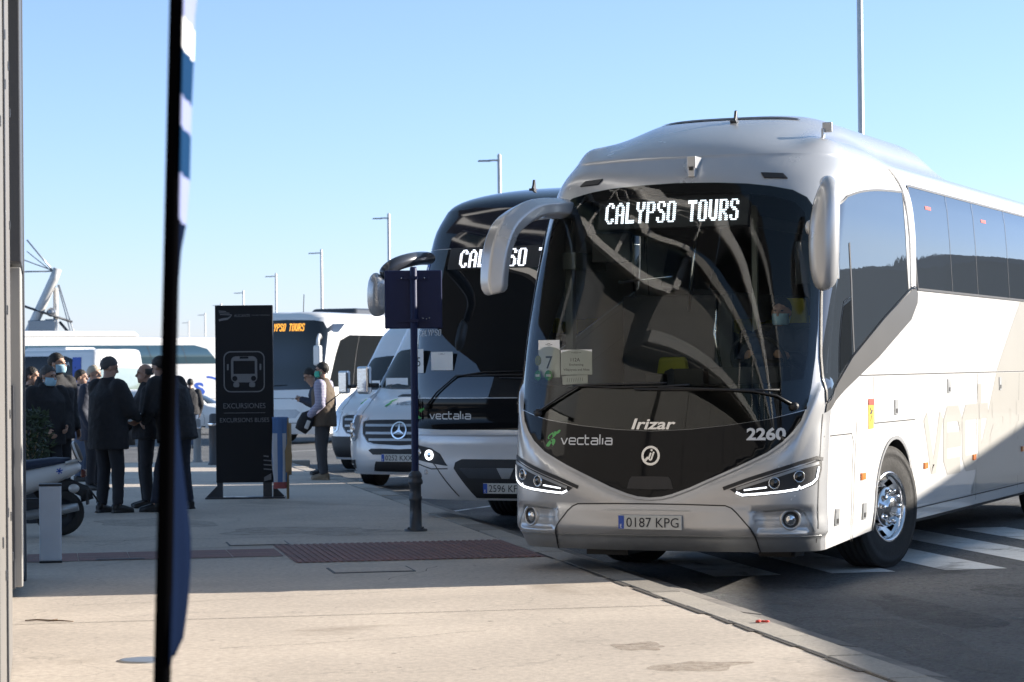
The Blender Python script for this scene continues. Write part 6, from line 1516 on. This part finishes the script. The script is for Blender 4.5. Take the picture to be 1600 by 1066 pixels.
def person(loc, rz, label, pose=None, jacket='blackcloth', trousers='darktrouser', hair='hairdark', shoe='shoe', mask=None, H=1.75, hem=.86, bald=False, group=None, glasses=False, vest=None, detail=True, hairlen=0.0, hood=False, bulk=1.15):
    k = H / 1.75; r = empty('person', loc, rz, label, 'person', group)
    J = dict(la=V3(-.11, 0, .09), ra=V3(.11, 0, .09), lk=V3(-.105, .03, .50), rk=V3(.105, .03, .50), lh=V3(-.095, 0, .92), rh=V3(.095, 0, .92), pel=V3(0, 0, .96), wa=V3(0, .0, 1.10), ch=V3(0, .01, 1.32), nk=V3(0, -.01, 1.48), hd=V3(0, .03, 1.635),
             ls=V3(-.19, 0, 1.43), rs=V3(.19, 0, 1.43), le=V3(-.26, -.03, 1.14), re=V3(.26, -.03, 1.14), lw=V3(-.25, .08, .89), rw=V3(.25, .08, .89))
    yaw = pitch = 0.0; lt = rt = 0.0
    for q, v in (pose or {}).items():
        if q == 'yaw': yaw = R(v)
        elif q == 'pitch': pitch = R(v)
        elif q == 'toe': lt, rt = R(v[0]), R(v[1])
        else: J[q] = Vector(v)
    for q in J: J[q] = J[q] * k
    g = lambda *q: [J[x] for x in q]
    HM = Matrix.Translation(J['hd']) @ Matrix.Rotation(yaw, 4, 'Z') @ Matrix.Rotation(-pitch, 4, 'X') @ Matrix.Scale(k, 4)
    b = MB()
    # trunk and limbs in one skin, head on its neck
    b.tube([J['pel'] - V3(0, 0, .06 * k), J['pel'], J['wa'], J['ch'], (J['ls'] + J['rs']) / 2 + V3(0, 0, .02), J['nk']], [(.13 * k, .09 * k), (.15 * k, .10 * k), (.13 * k, .095 * k), (.155 * k, .11 * k), (.15 * k, .075 * k), (.06 * k, .06 * k)], 16, up=(0, 1, 0))
    b.limb(J['nk'] - V3(0, 0, .05 * k), J['hd'] - V3(0, .015 * k, .06 * k), .062 * k, .056 * k)
    for s_ in 'lr':
        b.limb(J[s_ + 'h'], J[s_ + 'k'], .078 * k, .052 * k); b.limb(J[s_ + 'k'], J[s_ + 'a'], .05 * k, .036 * k)
        b.limb(J[s_ + 's'], J[s_ + 'e'], .05 * k, .038 * k); b.limb(J[s_ + 'e'], J[s_ + 'w'], .038 * k, .027 * k)
    b.ball((0, -.012, .035), (.074, .093, .088), M=HM); b.ball((0, .012, -.05), (.058, .072, .068), M=HM); b.ball((0, .058, -.088), (.026, .024, .024), M=HM)
    b.limb((0, .078, .02), (0, .100, -.022), .009, .015, 8, M=HM); b.ball((0, .072, .036), (.05, .018, .012), M=HM)
    b.ball((0, .076, -.055), (.024, .012, .010), M=HM); b.ball((.076, -.01, -.002), (.011, .020, .032), M=HM); b.ball((-.076, -.01, -.002), (.011, .020, .032), M=HM)
    # hands: palm, four fingers of unequal length curled, thumb from the side of the palm
    for s_, sg in (('l', -1), ('r', 1)):
        w0 = J[s_ + 'w']; d = (w0 - J[s_ + 'e']).normalized(); side = V3(0, 1, 0).cross(d) if abs(d.y) < .8 else V3(0, 0, 1).cross(d); side = (side if side.length > .1 else V3(1, 0, 0)).normalized()
        pn = d.cross(side).normalized(); fwd_ = pn if pn.y > 0 or abs(pn.y) < .05 else -pn
        inn = V3(-sg, 0, 0); inn = (inn - d * inn.dot(d)).normalized() if (inn - d * inn.dot(d)).length > .1 else V3(0, 0, -1)
        ax = d.cross(inn).normalized(); ax = ax if ax.y >= 0 else -ax           # across the knuckles, forefinger side forward
        pc = w0 + d * .045 * k
        b.tube([w0 - d * .01, w0 + d * .03 * k, w0 + d * .085 * k], [(.024 * k, .017 * k), (.036 * k, .016 * k), (.037 * k, .013 * k)], 10, up=inn)
        for i, L_ in enumerate((.068, .078, .072, .056)):
            p0 = w0 + d * .082 * k + ax * ((1.5 - i) * .0195 * k); p1 = p0 + (d * .9 + inn * .35).normalized() * L_ * .45 * k; p2 = p1 + (d * .6 + inn * .8).normalized() * L_ * .35 * k; p3 = p2 + (d * .2 + inn).normalized() * L_ * .25 * k
            b.tube([p0 - d * .02, p0, p1, p2, p3], [.010 * k, .0098 * k, .009 * k, .0085 * k, .007 * k], 7)
        t0 = w0 + d * .025 * k + ax * .03 * k; t1 = t0 + (d * .7 + ax * .6 + inn * .4).normalized() * .04 * k; t2 = t1 + (d + inn * .4).normalized() * .032 * k
        b.tube([t0 - ax * .015, t0, t1, t2], [.013 * k, .012 * k, .0105 * k, .008 * k], 7)
    remesh(b, 'body', M['skin'], r, .0105 if detail else .016, smooth=1)
    eb = MB(); eb.ball((.031, .079, .018), (.012, .008, .007), M=HM); eb.ball((-.031, .079, .018), (.012, .008, .007), M=HM); eb.build('eyes', M['eye'], r)
    # hair
    hb = MB(); hs, hr_ = 44, 22; hv = []; sd_h = float(len(label) % 17)
    for i in range(hr_ + 1):
        for q in range(hs):
            a = 2 * math.pi * q / hs; fr = max(0, math.sin(a)); bk = max(0, -math.sin(a)); u_ = i / hr_; ph = math.pi * .6 * u_
            lim = math.pi * u_ * (.55 - .19 * fr ** 1.3 + .26 * bk ** .7 + hairlen * .2 * (1 - fr)) * (1 + u_ * .09 * mnoise.noise(V3(a * 2.3, sd_h, 3.1)))
            if bald: lim = math.pi * (.40 + .24 * i / hr_) * (1 - .0 * fr)
            nz__ = 1 + .075 * mnoise.noise(V3(math.cos(a) * 4 + sd_h, math.sin(a) * 4, ph * 6)) + .03 * mnoise.noise(V3(math.cos(a) * 14, math.sin(a) * 14 + sd_h, ph * 16)); rr = .080 * nz__
            sl = math.sin(lim) if lim < math.pi / 2 else max(math.sin(lim), .82); hv.append((rr * sl * math.cos(a) * 1.02, -.014 + .101 * nz__ * sl * math.sin(a) - .002, .036 + .096 * nz__ * math.cos(lim)))
    hf = []
    for i in range(hr_):
        for q in range(hs):
            a = 2 * math.pi * (q + .5) / hs
            if bald and (math.sin(a) > .25 or True) and (i < 0 or math.sin(a) > .2): continue
            q2 = (q + 1) % hs; hf.append((i * hs + q, i * hs + q2, (i + 1) * hs + q2, (i + 1) * hs + q))
    hb.add(hv, hf, 0, True, M=HM); ho = hb.build('hair', M[hair], r); sd = ho.modifiers.new('solid', 'SOLIDIFY'); sd.thickness = .006; sd.offset = -1
    if mask:
        mb_ = MB(); mv = []; n1, n2 = 12, 7
        for i in range(n1 + 1):
            a = R(12 + 156 * i / n1)
            for j in range(n2 + 1):
                z = -.005 - .095 * j / n2; bulge = 1 + .16 * math.sin(math.pi * j / n2) * math.sin(a) ** 2
                mv.append((.073 * math.cos(a) * (1 - .25 * max(0, j / n2 - .6)), -.004 + .100 * math.sin(a) * bulge - .010 * (j / n2) * 0, z))
        mb_.add(mv, [(i * (n2 + 1) + j, (i + 1) * (n2 + 1) + j, (i + 1) * (n2 + 1) + j + 1, i * (n2 + 1) + j + 1) for i in range(n1) for j in range(n2)], 0, True, M=HM)
        for sg in (1, -1): mb_.tube([HM @ V3(sg * .07, .015, -.012), HM @ V3(sg * .082, -.015, .005)], .0025, 5); mb_.tube([HM @ V3(sg * .07, .015, -.085), HM @ V3(sg * .080, -.015, -.02)], .0025, 5)
        mo_ = mb_.build('face_mask', M[mask], r); sd = mo_.modifiers.new('solid', 'SOLIDIFY'); sd.thickness = .004
    if glasses:
        gb_ = MB()
        for sg in (1, -1):
            gb_.tube([HM @ V3(sg * .031 + .022 * math.cos(t), .093, .018 + .017 * math.sin(t)) for t in np.linspace(0, 6.28, 13)], .0028, 5); gb_.tube([HM @ V3(sg * .053, .09, .022), HM @ V3(sg * .078, -.01, .02)], .0025, 5)
        gb_.build('glasses', M['eye'], r)
    # clothes
    sd_ = float(sum(map(ord, label)) % 97)
    tb_ = MB()
    tb_.tube([J['pel'] + V3(0, 0, .06 * k), J['pel'], (J['lh'] + J['rh']) / 2 - V3(0, 0, .06 * k)], [(.165 * k, .115 * k), (.178 * k, .128 * k), (.165 * k, .12 * k)], 16, up=(0, 1, 0))
    for s_ in 'lr':
        kn, an = J[s_ + 'k'], J[s_ + 'a']; low = an + (kn - an).normalized() * .0
        tb_.limb(J[s_ + 'h'], kn, .098 * k, .078 * k); tb_.tube([kn + V3(0, 0, .03), kn, kn + (low - kn) * .5, low + (kn - low) * .06, low], [.076 * k, .078 * k, .070 * k, .064 * k, .062 * k], 14)
    remesh(tb_, 'trousers', M[trousers], r, .015, .006, sd_)
    for s_, tw in (('l', lt), ('r', rt)):
        sh_ = MB(); A = J[s_ + 'a']; Ms = Matrix.Translation((A.x, A.y, A.z - .09 * k)) @ Matrix.Rotation(tw, 4, 'Z') @ Matrix.Scale(k, 4)
        sh_.tube([(0, -.075, .05), (0, -.05, .052), (0, .03, .05), (0, .11, .038), (0, .17, .03), (0, .195, .028)], [(.03, .045), (.038, .052), (.043, .05), (.046, .037), (.036, .028), (.015, .016)], 14, M=Ms, up=(0, 0, 1)); sh_.limb((0, -.03, .05), (0, -.02, .11), .042, .042, M=Ms)
        sh_.box((0, .055, .010), (.085, .26, .02), M=Ms); remesh(sh_, 'shoe', M[shoe], r, .010, smooth=1)
    jb_ = MB(); hz = hem * k; pel = J['pel']; hemc = Vector((pel.x, pel.y, hz))
    shm = (J['ls'] + J['rs']) / 2; sw_ = (J['rs'] - J['ls']).length / 2
    jb_.tube([hemc, hemc + (J['wa'] - hemc) * .4, J['wa'], J['ch'], shm - V3(0, 0, .03 * k), shm + V3(0, 0, .045 * k), J['nk'] + V3(0, 0, .055 * k)], [(.205 * k * bulk, .165 * k * bulk), (.20 * k * bulk, .16 * k * bulk), (.19 * k * bulk, .155 * k * bulk), (.205 * k * bulk, .15 * k * bulk), (.20 * k, .13 * k), (.12 * k, .095 * k), (.078 * k, .078 * k)], 20, up=(0, 1, 0))
    arms = MB()
    tgt = arms if vest else jb_
    for s_ in 'lr':
        S0, E0, W0 = J[s_ + 's'], J[s_ + 'e'], J[s_ + 'w']; tgt.limb(S0 - V3(0, 0, .015), E0, .083 * k * bulk, .068 * k * bulk); tgt.limb(E0, W0 - (W0 - E0).normalized() * .02, .066 * k * bulk, .05 * k)
    if hood: jb_.tube([J['nk'] + V3(-.09, .05, .0), J['nk'] + V3(-.1, -.05, .03), J['nk'] + V3(0, -.10, .04), J['nk'] + V3(.1, -.05, .03), J['nk'] + V3(.09, .05, .0)], .04, 10)
    remesh(jb_, 'vest' if vest else 'jacket', M[vest or jacket], r, .015, .009, sd_)
    if vest: remesh(arms, 'shirt_sleeves', M[jacket], r, .014, .007, sd_ + 3)
    return r
FACE = lambda d: R(d)       # heading: 0 looks away from the camera (+Y); 90 looks left; 180 towards the camera
# the conversation group in the shade
person((-5.27, 27.6, 0), FACE(226), 'man in black jacket with a pale blue mask standing at the front of the group', dict(hd=(0, .04, 1.60), yaw=14, pitch=6, lw=(-.12, .22, 1.02), rw=(.16, .20, .98), le=(-.28, .02, 1.16), re=(.28, .0, 1.14)), mask='mask', hair='hairgrey', H=1.72, hem=.82)
person((-5.50, 29.4, 0), FACE(232), 'tallest masked man in dark coat behind the front masked man', dict(yaw=20), mask='mask', H=1.84, hem=.78)
person((-5.93, 30.0, 0), FACE(250), 'woman half hidden at the left behind the masked men', dict(yaw=10), hair='hairdark', H=1.68, hairlen=.5)
person((-4.66, 28.1, 0), FACE(-42), 'grey haired man in a long black coat seen from behind, holding papers', dict(la=(-.10, -.02, .09), ra=(.13, .03, .09), lk=(-.10, .02, .5), rk=(.12, .04, .5), rw=(.10, .36, 1.06), re=(.27, .10, 1.16), lw=(-.10, .34, 1.04), le=(-.27, .08, 1.16), yaw=-26, pitch=14, toe=(10, -14)), hair='hairgrey', H=1.78, hem=.72, bulk=1.3)
person((-4.36, 29.1, 0), FACE(105), 'balding man in black jacket half hidden behind the flag pole', dict(lw=(-.10, .30, 1.0), le=(-.27, .06, 1.14), rw=(.14, .26, .95), re=(.27, .05, 1.13)), hair='hairgrey', bald=True, H=1.70, hem=.84)
person((-3.93, 28.45, 0), FACE(60), 'dark haired man in black jacket leaning over with legs apart behind the flag', dict(la=(-.34, .02, .09), ra=(.30, .06, .09), lk=(-.22, .03, .50), rk=(.20, .05, .50), lh=(-.10, -.03, .90), rh=(.09, -.03, .90), pel=(0, -.03, .94), wa=(0, .02, 1.09), ch=(0, .09, 1.31), nk=(0, .16, 1.45), hd=(0, .22, 1.60), ls=(-.19, .12, 1.42), rs=(.19, .12, 1.42), le=(-.28, .14, 1.14), re=(.29, .06, 1.12), lw=(-.14, .34, .99), rw=(.20, .26, .92), pitch=16, toe=(20, -10)), H=1.82, hem=.78, trousers='navycloth', bulk=1.3)
# passers further back
person((-5.76, 33.5, 0), FACE(250), 'fair haired person half hidden behind the grey haired man', {}, hair='hairfair', H=1.70, hem=.70, jacket='navycloth')
person((-6.47, 36.5, zg(36.5)), FACE(-95), 'person in dark jacket with pale sleeve seen between the two men', dict(lw=(-.2, .25, 1.0)), H=1.66, jacket='navycloth', trousers='jeans')
person((-8.25, 62.5, ROAD + zg(62.5)), FACE(15), 'distant person in dark jacket and jeans walking away near the white car', dict(la=(-.08, -.16, .10), ra=(.09, .16, .09), lk=(-.09, -.02, .5), rk=(.09, .12, .5)), H=1.78, trousers='jeans', jacket='blackcloth', detail=False)
# the two men at the kerb
person((-2.80, 36.2, zg(36.2)), FACE(78), 'man in brown vest and striped shirt standing at the kerb with a green mask', dict(la=(-.10, -.03, .09), ra=(.12, .05, .09), lk=(-.10, .02, .5), rk=(.11, .06, .5), le=(-.24, -.02, 1.14), lw=(-.22, .20, .92), re=(.25, -.05, 1.14), rw=(.24, .12, .92), yaw=4), jacket='stripe', vest='vest', trousers='greytrouser', shoe='tanshoe', mask='greenmask', H=1.73, hem=.80, glasses=True)
person((-3.0, 38.4, zg(38.4)), FACE(100), 'man in dark jacket leaning over his phone behind the man in a vest', dict(nk=(0, .10, 1.43), hd=(0, .19, 1.56), ch=(0, .05, 1.30), ls=(-.19, .06, 1.39), rs=(.19, .06, 1.39), le=(-.25, .12, 1.12), lw=(-.06, .33, 1.20), re=(.25, .12, 1.12), rw=(.08, .33, 1.20), pitch=26), H=1.74, glasses=True, jacket='navycloth')
# things carried
def put(o, x, y, z, rz=0): o.location = (x, y, z); o.rotation_euler = (0, 0, rz); return o
b = MB(); b.tube([(-.02, 0, -.16), (0, 0, -.05), (.01, 0, .08), (.04, 0, .16)], [(.09, .07), (.12, .085), (.11, .08), (.05, .04)], 14); cam_b = put(b.build('camera_bag', M['blackcloth']), -3.06, 36.05, .86, 0); cam_b.rotation_euler = (0, R(22), 0); tag(cam_b, 'black camera bag hanging at the waist of the man in a vest', 'bag')
b = MB(); b.box((.05, -.085, -.03), (.06, .02, .13)); b.build('bag_label', M['lamp'], cam_b, .01)
b = MB(); b.tube([(.04, 0, .16), (.20, -.10, .36), (.33, -.06, .58)], .010, 6); b.build('strap', M['blackcloth'], cam_b)
ph = MB(); ph.box((0, 0, 0), (.075, .15, .009)); o = put(ph.build('mobile_phone', M['lamp'], None, .008), -3.40, 38.32, 1.185, R(10)); o.rotation_euler = (R(-25), 0, R(95)); tag(o, 'pale mobile phone held by the man leaning behind the vest', 'phone')
pp = MB(); pp.box((0, 0, 0), (.21, .29, .006)); o = put(pp.build('paper_sheet', M['paper']), -4.36, 28.42, 1.10, R(28)); o.rotation_euler = (R(24), 0, R(-62)); tag(o, 'white papers held out by the grey haired man in the long coat', 'papers')
b = MB(); b.tube([(0, 0, 0), (0, 0, .26)], [(.17, .09), (.15, .07)], 14); b.tube([(-.10, 0, .24), (-.06, 0, .48), (.06, 0, .48), (.10, 0, .24)], .012, 6); o = put(b.build('shoulder_bag', mat('grey_brown_bag', (.06, .055, .052), .8)), -5.30, 33.2, .62, .4); tag(o, 'grey brown bag hanging beside the fair haired person', 'bag')
# driver
dr = person((0, 0, 0), 0, 'driver in a dark blue shirt seated behind the silver coach windscreen', dict(pel=(0, 0, .52), lh=(-.10, 0, .52), rh=(.10, 0, .52), lk=(-.14, .44, .54), rk=(.14, .44, .54), la=(-.14, .50, .12), ra=(.14, .56, .12), wa=(0, -.03, .66), ch=(0, -.05, .90), nk=(0, -.04, 1.07), hd=(0, .0, 1.22), ls=(-.19, -.03, 1.02), rs=(.19, -.03, 1.02), le=(-.29, .14, .80), re=(.29, .14, .80), lw=(-.18, .40, .86), rw=(.18, .40, .86)), jacket='navycloth', hem=.50, mask='mask')
Rb = Matrix.Translation(bus1.location) @ Matrix.Rotation(bus1.rotation_euler.z, 4, 'Z')
dr.location = Rb @ Vector((-1.50, .62, .95)); dr.rotation_euler = (0, 0, bus1.rotation_euler.z - math.pi / 2)
